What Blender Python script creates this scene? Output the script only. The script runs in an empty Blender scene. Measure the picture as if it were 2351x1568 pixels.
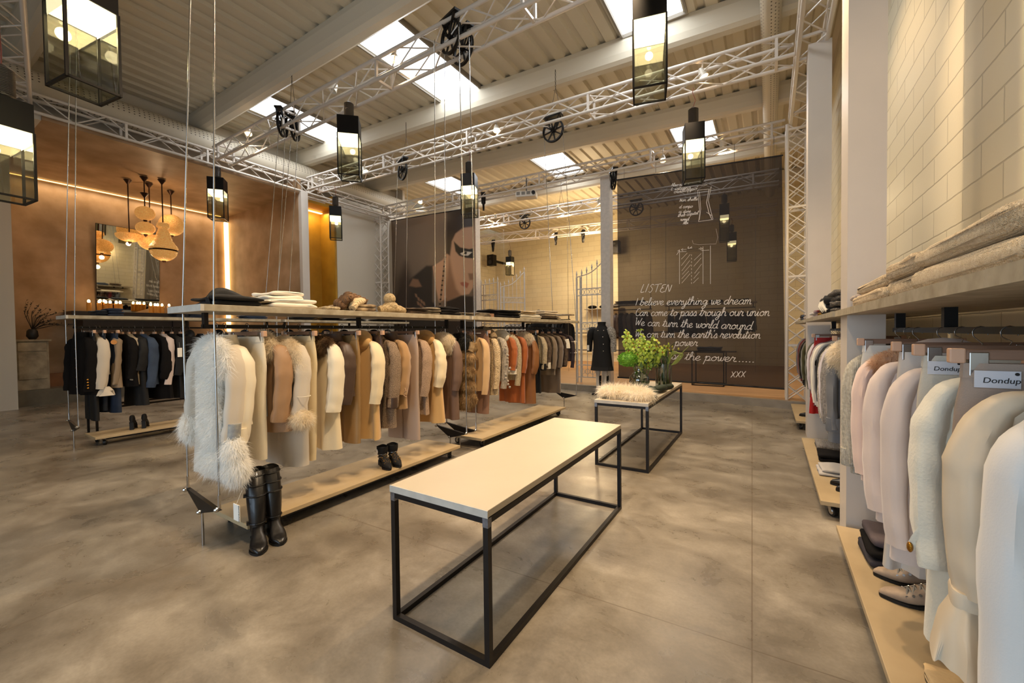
import bpy, bmesh, math, random
from math import sin, cos, pi, radians, sqrt, atan2
from mathutils import Vector as V, Matrix, noise
S = bpy.context.scene
COL = S.collection
random.seed(7)
# ------------------------------------------------------------------ camera
F, YAW, PIT, ROL, CH = 944.6, .5584, -.0216, -.0124, 1.4
_f = V((-sin(YAW)*cos(PIT), cos(YAW)*cos(PIT), sin(PIT))); _r = V((cos(YAW), sin(YAW), 0)); _u = _r.cross(_f)
CR = _r*cos(ROL)+_u*sin(ROL); CU = -_r*sin(ROL)+_u*cos(ROL); CF = _f
cd = bpy.data.cameras.new('camera'); cd.sensor_width = 36; cd.lens = 36*F/2351; cd.clip_start = .05; cd.clip_end = 100
cam = bpy.data.objects.new('camera', cd); COL.objects.link(cam)
cam.matrix_world = Matrix(((CR.x, CU.x, -CF.x, 0), (CR.y, CU.y, -CF.y, 0), (CR.z, CU.z, -CF.z, CH), (0, 0, 0, 1)))
S.camera = cam
def ray(px, py): return CR*((px-1175.5)/F) + CU*(-(py-784)/F) + CF
def onx(px, py, X): d = ray(px, py); return V((0, 0, CH)) + d*(X/d.x)      # point seen at a pixel on the plane x = X
def ony(px, py, Y): d = ray(px, py); return V((0, 0, CH)) + d*(Y/d.y)
def onz(px, py, Z): d = ray(px, py); return V((0, 0, CH)) + d*((Z-CH)/d.z)
# ------------------------------------------------------------------ world, colour management
w = bpy.data.worlds.new('sky'); S.world = w; w.use_nodes = True
bg = w.node_tree.nodes['Background']; bg.inputs[0].default_value = (.75, .87, 1, 1); bg.inputs[1].default_value = 1.2
S.view_settings.view_transform = 'Standard'; S.view_settings.look = 'None'; S.view_settings.gamma = 1; S.view_settings.use_curve_mapping = False
S.view_settings.exposure = EXPO = -0.45
# ------------------------------------------------------------------ lights
WARM = (1, .73, .45)
def lamp(kind, name, loc, energy, col=WARM, to=None, size=.1, size_y=None, angle=90, blend=.6):
    d = bpy.data.lights.new(name, kind); d.energy = energy; d.color = col
    if kind == 'AREA':
        d.size = size
        if size_y: d.shape = 'RECTANGLE'; d.size_y = size_y
    else: d.shadow_soft_size = size
    if kind == 'SPOT': d.spot_size = radians(angle); d.spot_blend = blend
    o = bpy.data.objects.new(name, d); COL.objects.link(o); o.location = loc
    if to is not None: o.rotation_euler = (V(to)-V(loc)).to_track_quat('-Z', 'Y').to_euler()
    return o
lamp('AREA', 'shop_window_daylight', (-2.4, -3.6, 2.0), 150, (.62, .80, 1), (-1.2, 3, 1.2), 4.6, 3.2)
lamp('AREA', 'side_door_daylight', (-.6, -3.4, 1.7), 40, (.6, .8, 1), (.7, 2.5, 1.0), 1.6, 2.6)
for x0, y0, x1, y1 in ((-9.40, 4.35, -8.45, 6.2), (-5.75, 4.35, -4.80, 6.55), (-2.02, 4.35, -1.07, 6.7), (-9.2, 9.5, -8.2, 11.3), (-5.6, 9.7, -4.65, 11.7), (-2.0, 10, -1.07, 11.7)):
    lamp('AREA', 'skylight_daylight', ((x0+x1)/2, (y0+y1)/2, 6.16), 60, (.9, .95, 1), ((x0+x1)/2, (y0+y1)/2, 0), x1-x0-.05, y1-y0-.05)
# ------------------------------------------------------------------ materials
def lin(h):
    if isinstance(h, str):
        h = h.lstrip('#'); c = [int(h[i:i+2], 16)/255 for i in (0, 2, 4)]
    else: c = h
    return tuple(x/12.92 if x <= .04045 else ((x+.055)/1.055)**2.4 for x in c)
_mc = {}
def mat(name, hexc, rough=.6, metal=0, var=0, scale=8, bump=0, bscale=60, hex2=None, sheen=0, coat=0, emit=None, es=0, stretch=None, kind='noise', alpha=None, trans=0, ior=1.45, spec=.5):
    if name in _mc: return _mc[name]
    m = bpy.data.materials.new(name); m.use_nodes = True; nt = m.node_tree; N = nt.nodes; Lk = nt.links
    b = N['Principled BSDF']; c = lin(hexc)
    b.inputs['Base Color'].default_value = (*c, 1); b.inputs['Roughness'].default_value = rough; b.inputs['Metallic'].default_value = metal
    b.inputs['Sheen Weight'].default_value = sheen; b.inputs['Coat Weight'].default_value = coat; b.inputs['IOR'].default_value = ior
    b.inputs['Specular IOR Level'].default_value = spec
    b.inputs['Transmission Weight'].default_value = trans
    if alpha is not None: b.inputs['Alpha'].default_value = alpha
    if emit: b.inputs['Emission Color'].default_value = (*lin(emit), 1); b.inputs['Emission Strength'].default_value = es
    tc = N.new('ShaderNodeTexCoord'); mp = N.new('ShaderNodeMapping'); Lk.new(tc.outputs['Object'], mp.inputs[0])
    if stretch: mp.inputs['Scale'].default_value = stretch
    if var or hex2:
        n = N.new('ShaderNodeTexNoise'); n.inputs['Scale'].default_value = scale; n.inputs['Detail'].default_value = 5; Lk.new(mp.outputs[0], n.inputs['Vector'])
        r = N.new('ShaderNodeValToRGB'); Lk.new(n.outputs[0], r.inputs[0])
        c2 = lin(hex2) if hex2 else tuple(max(0, x*(1-var)) for x in c)
        r.color_ramp.elements[0].position = .32; r.color_ramp.elements[1].position = .68
        r.color_ramp.elements[0].color = (*c2, 1); r.color_ramp.elements[1].color = (*c, 1)
        Lk.new(r.outputs[0], b.inputs['Base Color'])
    if bump:
        if kind == 'noise': n2 = N.new('ShaderNodeTexNoise'); n2.inputs['Scale'].default_value = bscale; n2.inputs['Detail'].default_value = 3; out = n2.outputs[0]
        elif kind == 'knit':
            n2 = N.new('ShaderNodeTexWave'); n2.inputs['Scale'].default_value = bscale; n2.inputs['Distortion'].default_value = 3; n2.inputs['Detail'].default_value = 1; n2.inputs['Detail Scale'].default_value = 8; out = n2.outputs[1]
        elif kind == 'rib': n2 = N.new('ShaderNodeTexWave'); n2.inputs['Scale'].default_value = bscale; n2.inputs['Distortion'].default_value = .6; out = n2.outputs[1]
        else: n2 = N.new('ShaderNodeTexVoronoi'); n2.inputs['Scale'].default_value = bscale; out = n2.outputs[0]
        Lk.new(mp.outputs[0], n2.inputs['Vector'])
        bp = N.new('ShaderNodeBump'); bp.inputs['Strength'].default_value = bump; bp.inputs['Distance'].default_value = .01
        Lk.new(out, bp.inputs['Height']); Lk.new(bp.outputs[0], b.inputs['Normal'])
    _mc[name] = m; return m
def emis(name, hexc, s):
    if name in _mc: return _mc[name]
    m = bpy.data.materials.new(name); m.use_nodes = True; N = m.node_tree.nodes
    b = N['Principled BSDF']; b.inputs['Base Color'].default_value = (*lin(hexc), 1); b.inputs['Emission Color'].default_value = (*lin(hexc), 1); b.inputs['Emission Strength'].default_value = s
    _mc[name] = m; return m
def glassmat(name, hexc, tint=.8, gloss=.12):
    if name in _mc: return _mc[name]
    m = bpy.data.materials.new(name); m.use_nodes = True; nt = m.node_tree; N = nt.nodes; N.clear()
    t = N.new('ShaderNodeBsdfTransparent'); g = N.new('ShaderNodeBsdfGlossy'); mx = N.new('ShaderNodeMixShader'); o = N.new('ShaderNodeOutputMaterial')
    lw = N.new('ShaderNodeLayerWeight'); lw.inputs[0].default_value = .35; ma = N.new('ShaderNodeMath'); ma.operation = 'MULTIPLY_ADD'; ma.inputs[1].default_value = .5; ma.inputs[2].default_value = gloss
    t.inputs[0].default_value = (*[x*tint for x in lin(hexc)], 1); g.inputs['Roughness'].default_value = .03; g.inputs[0].default_value = (.9, .9, .9, 1)
    nt.links.new(lw.outputs['Fresnel'], ma.inputs[0]); nt.links.new(ma.outputs[0], mx.inputs[0]); nt.links.new(t.outputs[0], mx.inputs[1]); nt.links.new(g.outputs[0], mx.inputs[2]); nt.links.new(mx.outputs[0], o.inputs[0])
    _mc[name] = m; return m
def furmat(name, hexc, hex2=None):
    if name in _mc: return _mc[name]
    m = mat(name, hexc, .7, hex2=hex2, scale=10) if hex2 else mat(name, hexc, .7); nt = m.node_tree; N = nt.nodes; b = N['Principled BSDF']; b.inputs['Specular IOR Level'].default_value = .1
    t = N.new('ShaderNodeBsdfTranslucent'); t.inputs[0].default_value = (*lin(hexc), 1); mx = N.new('ShaderNodeMixShader'); mx.inputs[0].default_value = .45
    if hex2: nt.links.new(b.inputs['Base Color'].links[0].from_socket, t.inputs[0])
    nt.links.new(b.outputs[0], mx.inputs[1]); nt.links.new(t.outputs[0], mx.inputs[2]); nt.links.new(mx.outputs[0], N['Material Output'].inputs[0]); return m
# ------------------------------------------------------------------ mesh builder
class MB:
    def __init__(s): s.v = []; s.f = []
    def add(s, vs, fs):
        o = len(s.v); s.v += [V(p) for p in vs]; s.f += [tuple(i+o for i in f) for f in fs]; return s
    def box(s, a, b):
        x0, y0, z0 = a; x1, y1, z1 = b
        return s.add([(x0, y0, z0), (x1, y0, z0), (x1, y1, z0), (x0, y1, z0), (x0, y0, z1), (x1, y0, z1), (x1, y1, z1), (x0, y1, z1)],
                     [(0, 3, 2, 1), (4, 5, 6, 7), (0, 1, 5, 4), (1, 2, 6, 5), (2, 3, 7, 6), (3, 0, 4, 7)])
    def bar(s, p, q, w, h=None, up=(0, 0, 1)):
        p, q = V(p), V(q); h = h or w; d = (q-p).normalized(); u = V(up)
        if abs(d.dot(u)) > .99: u = V((0, 1, 0))
        a = d.cross(u).normalized(); b = a.cross(d).normalized()
        c = [(-w/2, -h/2), (w/2, -h/2), (w/2, h/2), (-w/2, h/2)]
        return s.add([p+a*x+b*y for x, y in c]+[q+a*x+b*y for x, y in c], [(3, 2, 1, 0), (4, 5, 6, 7), (0, 1, 5, 4), (1, 2, 6, 5), (2, 3, 7, 6), (3, 0, 4, 7)])
    def path(s, pts, r, n=8, ry=None, cap=True, up=(0, 0, 1)):
        pts = [V(p) for p in pts]; k = len(pts); rr = r if isinstance(r, (list, tuple)) else [r]*k; rings = []; a = None
        for i, p in enumerate(pts):
            d = (pts[min(i+1, k-1)]-pts[max(i-1, 0)]).normalized()
            if a is None:
                u = V(up)
                if abs(d.dot(u)) > .95: u = V((0, 1, 0)) if abs(d.y) < .9 else V((1, 0, 0))
                a = d.cross(u).normalized()
            else: a = (a-d*a.dot(d)).normalized()
            b = a.cross(d).normalized(); k2 = (ry or 1)
            rings.append([p+a*cos(t)*rr[i]+b*sin(t)*rr[i]*k2 for t in [2*pi*j/n for j in range(n)]])
        return s.loft(rings, cap)
    def tube(s, p, q, r, n=8, r2=None): return s.path([p, q], [r, r2 if r2 is not None else r], n)
    def loft(s, rings, cap=True, closed=True):
        n = len(rings[0]); vs = [p for R in rings for p in R]; fs = []
        for i in range(len(rings)-1):
            for j in range(n if closed else n-1):
                fs.append((i*n+j, i*n+(j+1) % n, (i+1)*n+(j+1) % n, (i+1)*n+j))
        if cap and closed: fs += [tuple(range(n))[::-1], tuple((len(rings)-1)*n+j for j in range(n))]
        return s.add(vs, fs)
    def lathe(s, prof, c=(0, 0, 0), n=24, cap=False):
        c = V(c); return s.loft([[c+V((r*cos(2*pi*j/n), r*sin(2*pi*j/n), z)) for j in range(n)] for r, z in prof], cap)
    def prism(s, poly, z0, z1):
        n = len(poly); return s.add([(x, y, z0) for x, y in poly]+[(x, y, z1) for x, y in poly], [tuple(range(n))[::-1], tuple(range(n, 2*n))]+[(i, (i+1) % n, n+(i+1) % n, n+i) for i in range(n)])
    def ell(s, c, r, n=14, m=8):
        c = V(c); rings = [[c+V((r[0]*sin(pi*i/m)*cos(2*pi*j/n), r[1]*sin(pi*i/m)*sin(2*pi*j/n), r[2]*cos(pi*i/m))) for j in range(n)] for i in range(1, m)]
        s.loft(rings, False); o = len(s.v)-n*(m-1); s.v += [c+V((0, 0, r[2])), c-V((0, 0, r[2]))]; t = len(s.v)
        s.f += [(t-2, o+j, o+(j+1) % n) for j in range(n)]+[(t-1, o+n*(m-2)+(j+1) % n, o+n*(m-2)+j) for j in range(n)]; return s
    def xf(s, M, start=0):
        for i in range(start, len(s.v)): s.v[i] = M @ s.v[i]
        return s
    def build(s, name, m, parent=None, smooth=False, kind=None, label=None, bevel=0, sub=0, world=True):
        o0 = V((0, 0, 0))
        if parent is not None and world:
            p = parent
            while p: o0 += p.location; p = p.parent
        me = bpy.data.meshes.new(name); me.from_pydata([tuple(v-o0) for v in s.v], [], s.f); me.materials.append(m)
        bm = bmesh.new(); bm.from_mesh(me); bmesh.ops.recalc_face_normals(bm, faces=bm.faces); bm.to_mesh(me); bm.free()
        if smooth: me.shade_smooth(); me.set_sharp_from_angle(angle=radians(62))
        o = bpy.data.objects.new(name, me); COL.objects.link(o)
        if parent is not None: o.parent = parent
        if kind: o['kind'] = kind
        if label: o['label'] = label
        if bevel:
            bv = o.modifiers.new('bevel', 'BEVEL'); bv.width = bevel; bv.segments = 2; bv.limit_method = 'ANGLE'
        if sub:
            sb = o.modifiers.new('sub', 'SUBSURF'); sb.levels = sub; sb.render_levels = sub
        return o
def thing(name, label, cat, loc=(0, 0, 0), group=None, rot=0):
    o = bpy.data.objects.new(name, None); o.empty_display_size = .1; COL.objects.link(o); o.location = loc; o.rotation_euler[2] = rot
    o['label'] = label; o['category'] = cat
    if group: o['group'] = group
    return o
def tag(o, label, cat, group=None):
    o['label'] = label; o['category'] = cat
    if group: o['group'] = group
    return o
def dup(o, parent=None, loc=None, rot=None, label=None):
    c = o.copy(); COL.objects.link(c)
    if parent: c.parent = parent
    if loc is not None: c.location = loc
    if rot is not None: c.rotation_euler[2] = rot
    if label: c['label'] = label
    for ch in list(o.children): dup(ch, c)
    return c
def catmull(pts, k=5):
    out = []; P = [V((*p, 0)) if len(p) == 2 else V(p) for p in pts]; P = [P[0]*2-P[1]]+P+[P[-1]*2-P[-2]]
    for i in range(1, len(P)-2):
        for j in range(k):
            t = j/k; a, b, c, d = P[i-1:i+3]
            out.append(.5*((2*b)+(c-a)*t+(2*a-5*b+4*c-d)*t*t+(3*b-a-3*c+d)*t**3))
    out.append(P[-2]); return out
# ================================================================== SETTING
def concrete():
    m = bpy.data.materials.new('polished_concrete'); m.use_nodes = True; nt = m.node_tree; N = nt.nodes; L = nt.links; b = N['Principled BSDF']
    tc = N.new('ShaderNodeTexCoord'); mp = N.new('ShaderNodeMapping'); L.new(tc.outputs['Object'], mp.inputs[0])
    def noi(sc, det, dist=0, vec=mp, rough=.55):
        n = N.new('ShaderNodeTexNoise'); n.inputs['Scale'].default_value = sc; n.inputs['Detail'].default_value = det; n.inputs['Distortion'].default_value = dist; n.inputs['Roughness'].default_value = rough; L.new(vec.outputs[0], n.inputs['Vector']); return n
    def ramp(src, a, b_, c0, c1):
        r = N.new('ShaderNodeValToRGB'); r.color_ramp.elements[0].position = a; r.color_ramp.elements[1].position = b_; r.color_ramp.elements[0].color = c0; r.color_ramp.elements[1].color = c1; L.new(src, r.inputs[0]); return r
    def mix(f, a, b_, mode='MIX'):
        x = N.new('ShaderNodeMix'); x.data_type = 'RGBA'; x.blend_type = mode
        if isinstance(f, float): x.inputs[0].default_value = f
        else: L.new(f, x.inputs[0])
        L.new(a, x.inputs[6]); L.new(b_, x.inputs[7]); return x.outputs[2]
    mp2 = N.new('ShaderNodeMapping'); mp2.inputs['Rotation'].default_value = (0, 0, .5); mp2.inputs['Scale'].default_value = (1, 1.2, 1); L.new(tc.outputs['Object'], mp2.inputs[0])
    n1 = noi(.9, 7, .6, mp2); n2 = noi(3.2, 9, .5, mp2, .66); n3 = noi(.8, 7, .4, mp2, .62); n4 = noi(60, 3)
    base = ramp(n1.outputs[0], .35, .66, (*lin('#6f675b'), 1), (*lin('#a29a8c'), 1))
    fine = ramp(n2.outputs[0], .3, .7, (.68, .65, .61, 1), (1.16, 1.14, 1.12, 1))
    c = mix(1.0, base.outputs[0], fine.outputs[0], 'MULTIPLY')
    st = ramp(n3.outputs[0], .46, .74, (0, 0, 0, 1), (1, 1, 1, 1)); dk = N.new('ShaderNodeRGB'); dk.outputs[0].default_value = (*lin('#4a4034'), 1)
    fm = N.new('ShaderNodeMath'); fm.operation = 'MULTIPLY'; fm.inputs[1].default_value = .8; L.new(st.outputs[0], fm.inputs[0])
    c = mix(fm.outputs[0], c, dk.outputs[0])
    sp = ramp(n4.outputs[0], .3, .75, (.9, .9, .9, 1), (1.06, 1.06, 1.06, 1)); c = mix(1.0, c, sp.outputs[0], 'MULTIPLY')
    # sawn joints
    mj = N.new('ShaderNodeMapping'); mj.inputs['Location'].default_value = (0, -.15, 0); mj.inputs['Rotation'].default_value = (0, 0, -.03); L.new(tc.outputs['Object'], mj.inputs[0])
    bk = N.new('ShaderNodeTexBrick'); bk.offset = 0; bk.inputs['Scale'].default_value = 1; bk.inputs['Mortar Size'].default_value = .0035; bk.inputs['Mortar Smooth'].default_value = .1
    bk.inputs['Brick Width'].default_value = 3.1; bk.inputs['Row Height'].default_value = 1.9; L.new(mj.outputs[0], bk.inputs['Vector'])
    jc = N.new('ShaderNodeRGB'); jc.outputs[0].default_value = (*lin('#5a4c3c'), 1)
    jm = N.new('ShaderNodeMath'); jm.operation = 'MULTIPLY'; jm.inputs[1].default_value = .65; L.new(bk.outputs['Fac'], jm.inputs[0])
    c = mix(jm.outputs[0], c, jc.outputs[0]); L.new(c, b.inputs['Base Color'])
    rr = ramp(n2.outputs[0], .3, .75, (.22, .22, .22, 1), (.46, .46, .46, 1)); L.new(rr.outputs[0], b.inputs['Roughness'])
    bp = N.new('ShaderNodeBump'); bp.inputs['Strength'].default_value = .06; bp.inputs['Distance'].default_value = .01; L.new(n2.outputs[0], bp.inputs['Height']); L.new(bp.outputs[0], b.inputs['Normal'])
    return m
CONC = concrete()
def brickmat(name, c1, c2, mort, bw, rh, axis, msize=.006, bump=.5):
    m = bpy.data.materials.new(name); m.use_nodes = True; nt = m.node_tree; N = nt.nodes; L = nt.links; b = N['Principled BSDF']; b.inputs['Roughness'].default_value = .55
    tc = N.new('ShaderNodeTexCoord'); sx = N.new('ShaderNodeSeparateXYZ'); cx = N.new('ShaderNodeCombineXYZ'); L.new(tc.outputs['Object'], sx.inputs[0])
    L.new(sx.outputs['Y' if axis == 'x' else 'X'], cx.inputs[0]); L.new(sx.outputs['Z'], cx.inputs[1])
    bk = N.new('ShaderNodeTexBrick'); bk.inputs['Scale'].default_value = 1; bk.inputs['Mortar Size'].default_value = msize; bk.inputs['Mortar Smooth'].default_value = .4
    bk.inputs['Brick Width'].default_value = bw; bk.inputs['Row Height'].default_value = rh
    nz = N.new('ShaderNodeTexNoise'); nz.inputs['Scale'].default_value = 7; L.new(tc.outputs['Object'], nz.inputs[0])
    ad = N.new('ShaderNodeMix'); ad.data_type = 'VECTOR'; ad.inputs[0].default_value = .01; L.new(cx.outputs[0], ad.inputs[4]); L.new(nz.outputs['Color'], ad.inputs[5])
    L.new(ad.outputs[1], bk.inputs['Vector'])
    bk.inputs['Color1'].default_value = (*lin(c1), 1); bk.inputs['Color2'].default_value = (*lin(c2), 1); bk.inputs['Mortar'].default_value = (*lin(mort), 1)
    L.new(bk.outputs[0], b.inputs['Base Color'])
    n = N.new('ShaderNodeTexNoise'); n.inputs['Scale'].default_value = 120; n.inputs['Detail'].default_value = 3; L.new(tc.outputs['Object'], n.inputs[0])
    mm = N.new('ShaderNodeMath'); mm.operation = 'MULTIPLY_ADD'; mm.inputs[1].default_value = -1; L.new(bk.outputs['Fac'], mm.inputs[0])
    n5 = N.new('ShaderNodeMath'); n5.operation = 'MULTIPLY'; n5.inputs[1].default_value = .12; L.new(n.outputs[0], n5.inputs[0]); L.new(n5.outputs[0], mm.inputs[2])
    bp = N.new('ShaderNodeBump'); bp.inputs['Strength'].default_value = bump; bp.inputs['Distance'].default_value = .01; L.new(mm.outputs[0], bp.inputs['Height']); L.new(bp.outputs[0], b.inputs['Normal'])
    return m
BRICK_R = brickmat('painted_block_side', '#d9cfb4', '#d3c8ab', '#b5aa90', .5, .183, 'x')
BRICK_B = brickmat('painted_block_back', '#dccfac', '#d6c8a4', '#b9aa86', .5, .2, 'y', .005, .3)
PAINT = mat('cream_paint', '#cfc6b6', .5, bump=.05, bscale=90)
COLP = mat('column_paint', '#cdc3b8', .42, var=.05, scale=3)
CEIL = mat('roof_sheet_paint', '#c9bfa8', .5)
BEAM = mat('roof_beam_paint', '#cfc6b2', .5, bump=.05, bscale=20)
WHITEMET = mat('white_truss_paint', '#d2c8bc', .35, spec=.6)
PLAST = mat('brown_plaster', '#b09070', .5, hex2='#90714f', scale=2.2, bump=.15, bscale=14)
GOLD = mat('gold_plaster', '#b98a2c', .5, hex2='#a27622', scale=2.5)
WOODF = mat('pale_floor_boards', '#b48a60', .45, hex2='#96704b', scale=3, stretch=(.6, 9, 1), bump=.05, bscale=30)
def st(mb, name, m, **k):
    o = mb.build(name, m, kind='structure', **k); return o
st(MB().box((-14.2, -4.2, -.1), (1.3, 9.6, 0)), 'floor', CONC)
# raised timber platform at the back, its concrete riser
edge = [(-10.6, 9.95), (-8.2, 9.72), (-4.2, 9.24), (-1.5, 9.0), (.3, 8.74), (1.25, 8.62)]
st(MB().prism([(x, y+.02) for x, y in edge]+[(1.25, 17), (-11.5, 17), (-11.5, 9.97)], .0, .14), 'floor_platform', WOODF)
st(MB().prism([(x, y-.10) for x, y in edge]+[(x, y+.02) for x, y in edge[::-1]], 0, .138), 'trim_1', mat('riser_concrete', '#93897b', .55, var=.25, scale=5))
# side wall on the right, painted blocks
st(MB().box((.98, -4, 0), (1.2, 17, 6.4)), 'wall_right', BRICK_R)
st(MB().box((-11.6, 16.8, 0), (1.2, 17, 6.4)), 'wall_back', BRICK_B)
# front wall with shop window opening behind the camera
st(MB().box((-14.2, -4.2, 0), (-5.2, -4, 6.4)).box((1.0, -4.2, 0), (1.2, -4, 6.4)).box((-5.2, -4.2, 3.8), (1.0, -4, 6.4)), 'wall_front', PAINT)
# left side: block wall, deep plaster niche, column, gold recess, pale wall
st(MB().box((-14.4, -4, 0), (-12.6, 1.70, 6.4)), 'wall_left_front', PAINT)
st(MB().box((-13.85, 1.7, 0), (-13.65, 5.98, 5.3)), 'wall_left_niche', PLAST)
st(MB().box((-13.7, 5.97, 0), (-9.98, 6.05, 5.3)), 'wall_niche_side', PLAST)
st(MB().box((-13.7, 1.7, 4.93), (-9.95, 6.0, 5.05)), 'ceiling_niche', PLAST)
st(MB().box((-12.7, -4, 4.93), (-10.0, 1.7, 5.05)), 'ceiling_left_front', PAINT)
st(MB().box((-13.7, 1.70, 0), (-12.95, 5.97, .33)), 'trim_2', mat('ledge_concrete', '#6f6552', .5, var=.35, scale=4))
st(MB().box((-13.7, 1.70, .33), (-13.45, 5.97, .62)), 'baseboard_niche', mat('oak_plinth', '#8c5c36', .5, var=.3, scale=3))
st(MB().box((-11.1, 6.05, 0), (-11.0, 7.6, 5.3)), 'wall_gold_back', GOLD)
st(MB().box((-11.1, 7.24, 0), (-10.36, 7.295, 5.3)), 'wall_gold_side', GOLD)
st(MB().box((-11.1, 6.05, 4.93), (-10.36, 7.26, 5.0)), 'ceiling_gold', GOLD)
st(MB().box((-10.55, 7.3, 0), (-10.35, 9.9, 5.3)), 'wall_left', PAINT)
st(MB().box((-11.6, 9.9, 0), (-11.4, 17, 6.4)), 'wall_left_back', BRICK_R)
st(MB().box((-10.95, -4, 5.05), (-10.75, 9.9, 6.4)), 'wall_left_upper', PAINT)
st(MB().box((-11.5, 9.85, 0), (-10.4, 9.95, 6.4)), 'wall_left_return', PAINT)
# steel columns
st(MB().box((-10.02, 5.98, 0), (-9.86, 6.16, 5.0)), 'trim_3', COLP)
st(MB().box((.43, 3.42, 0), (.62, 3.70, 6.15)), 'trim_4', COLP)
st(MB().box((.42, 6.5, 0), (.66, 6.78, 5.0)), 'trim_5', COLP)
OLDWHITE = mat('worn_white_paint', '#c9c0b6', .5, var=.15, scale=14, bump=.1, bscale=12)
for k, (px, yy) in enumerate(((1090, 9.55), (1393, 9.3))):
    a = ony(px, 800, yy).x
    st(MB().box((a-.12, yy-.02, .14), (a+.10, yy+.2, 5.0)), 'trim_%d' % (6+k), OLDWHITE)
# ribbed roof sheets with openings, beams
SKY = ((-9.40, -8.45, 4.3, 6.62), (-5.75, -4.80, 4.3, 6.66), (-2.02, -1.07, 4.3, 6.75), (-9.2, -8.2, 9.3, 11.3), (-5.6, -4.65, 9.5, 11.7), (-2.0, -1.07, 9.8, 11.7))
roof = MB(); x = -11.0; xs = []
while x < 1.2:
    xs += [(x, 6.2), (x+.16, 6.2), (x+.19, 6.248), (x+.27, 6.248)]; x += .3
xs.append((x, 6.2)); ys = [-4.2, 3.95, 4.3, 6.65, 9.35, 9.6, 11.5, 17]
cuts = sorted({-4.2, 17.} | {q for s_ in SKY for q in s_[2:]})
for i in range(len(xs)-1):
    (xa, za), (xb, zb) = xs[i], xs[i+1]; xm = (xa+xb)/2
    for j in range(len(cuts)-1):
        ym = (cuts[j]+cuts[j+1])/2
        if any(s_[0] < xm < s_[1] and s_[2] < ym < s_[3] for s_ in SKY): continue
        roof.add([(xa, cuts[j], za), (xb, cuts[j], zb), (xb, cuts[j+1], zb), (xa, cuts[j+1], za)], [(0, 1, 2, 3)])
st(roof, 'ceiling', CEIL)
st(MB().box((-11, -4.2, 6.5), (1.2, 17, 6.55)), 'ceiling_deck', mat('dark_deck', '#2e2923', .8))
for k, s_ in enumerate(SKY):
    st(MB().box((s_[0], s_[2], 6.22), (s_[1], s_[3], 6.26)), 'window_%d' % (k+1), emis('daylit_panel', '#f2f8ff', 6))
    fr = MB()
    for xx in (s_[0]-.03, s_[1]): fr.box((xx, s_[2], 6.16), (xx+.03, s_[3], 6.27))
    for yy in (s_[2]-.03, s_[3]): fr.box((s_[0]-.03, yy, 6.16), (s_[1]+.03, yy+.03, 6.27))
    st(fr, 'trim_%d' % (10+k), mat('skylight_kerb', '#8d8578', .6))
for k, (ya, yb) in enumerate(((-1.3, -1.3), (1.35, 1.35), (3.97, 3.9), (6.22, 6.95), (8.55, 9.72), (11.6, 12.3), (14.3, 15.0))):
    bm = MB(); R = []
    for x, y in ((-11, ya), (1.1, yb)):
        R.append([V((x, y+dy, z)) for dy, z in ((0, 6.20), (.0, 6.12), (.05, 5.98), (.09, 5.90), (.15, 5.86), (.27, 5.86), (.33, 5.90), (.37, 5.98), (.42, 6.12), (.42, 6.2))])
    st(bm.loft(R), 'trim_%d' % (20+k), BEAM, smooth=False)
# round perforated ducts
def perf(name, xc, zc, R, c='#cbc1ad'):
    m = mat(name, c, .5); nt = m.node_tree; N = nt.nodes; L = nt.links; b = N['Principled BSDF']
    def math_(op, a, b_=None):
        n = N.new('ShaderNodeMath'); n.operation = op
        for k, q in enumerate((a, b_)):
            if q is None: continue
            if isinstance(q, (int, float)): n.inputs[k].default_value = q
            else: L.new(q, n.inputs[k])
        return n.outputs[0]
    tc = N.new('ShaderNodeTexCoord'); sx = N.new('ShaderNodeSeparateXYZ'); L.new(tc.outputs['Object'], sx.inputs[0])
    ang = math_('ARCTAN2', math_('SUBTRACT', sx.outputs['Z'], zc), math_('SUBTRACT', sx.outputs['X'], xc))
    u = math_('MULTIPLY', ang, R/.05); v = math_('DIVIDE', sx.outputs['Y'], .075); cx = N.new('ShaderNodeCombineXYZ'); L.new(u, cx.inputs[0]); L.new(v, cx.inputs[1])
    vo = N.new('ShaderNodeTexVoronoi'); vo.voronoi_dimensions = '2D'; vo.inputs['Scale'].default_value = 1; vo.inputs['Randomness'].default_value = 0; L.new(cx.outputs[0], vo.inputs['Vector'])
    hole = math_('LESS_THAN', vo.outputs['Distance'], .17); band = math_('GREATER_THAN', math_('SINE', math_('MULTIPLY', ang, 4.0)), -.15); f = math_('MULTIPLY', hole, band)
    mx = N.new('ShaderNodeMix'); mx.data_type = 'RGBA'; L.new(f, mx.inputs[0]); mx.inputs[6].default_value = (*lin(c), 1); mx.inputs[7].default_value = (.06, .045, .03, 1); L.new(mx.outputs[2], b.inputs['Base Color']); return m
d1 = MB().path([(-10.42, y, 5.62) for y in (-4, 0, 4, 8, 9.8)], .24, 28).build('air_duct', perf('perforated_duct', -10.42, 5.62, .24), smooth=True)
tag(d1, 'large round perforated air duct along the left wall above the truss', 'air duct')
d2 = MB().path([(.02, y, 5.85) for y in (-4, 2, 6, 10, 16)], .13, 20).build('air_duct', perf('perforated_duct_slim', .02, 5.85, .13), smooth=True)
tag(d2, 'slim round perforated air duct beside the right wall under the roof', 'air duct')
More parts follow.
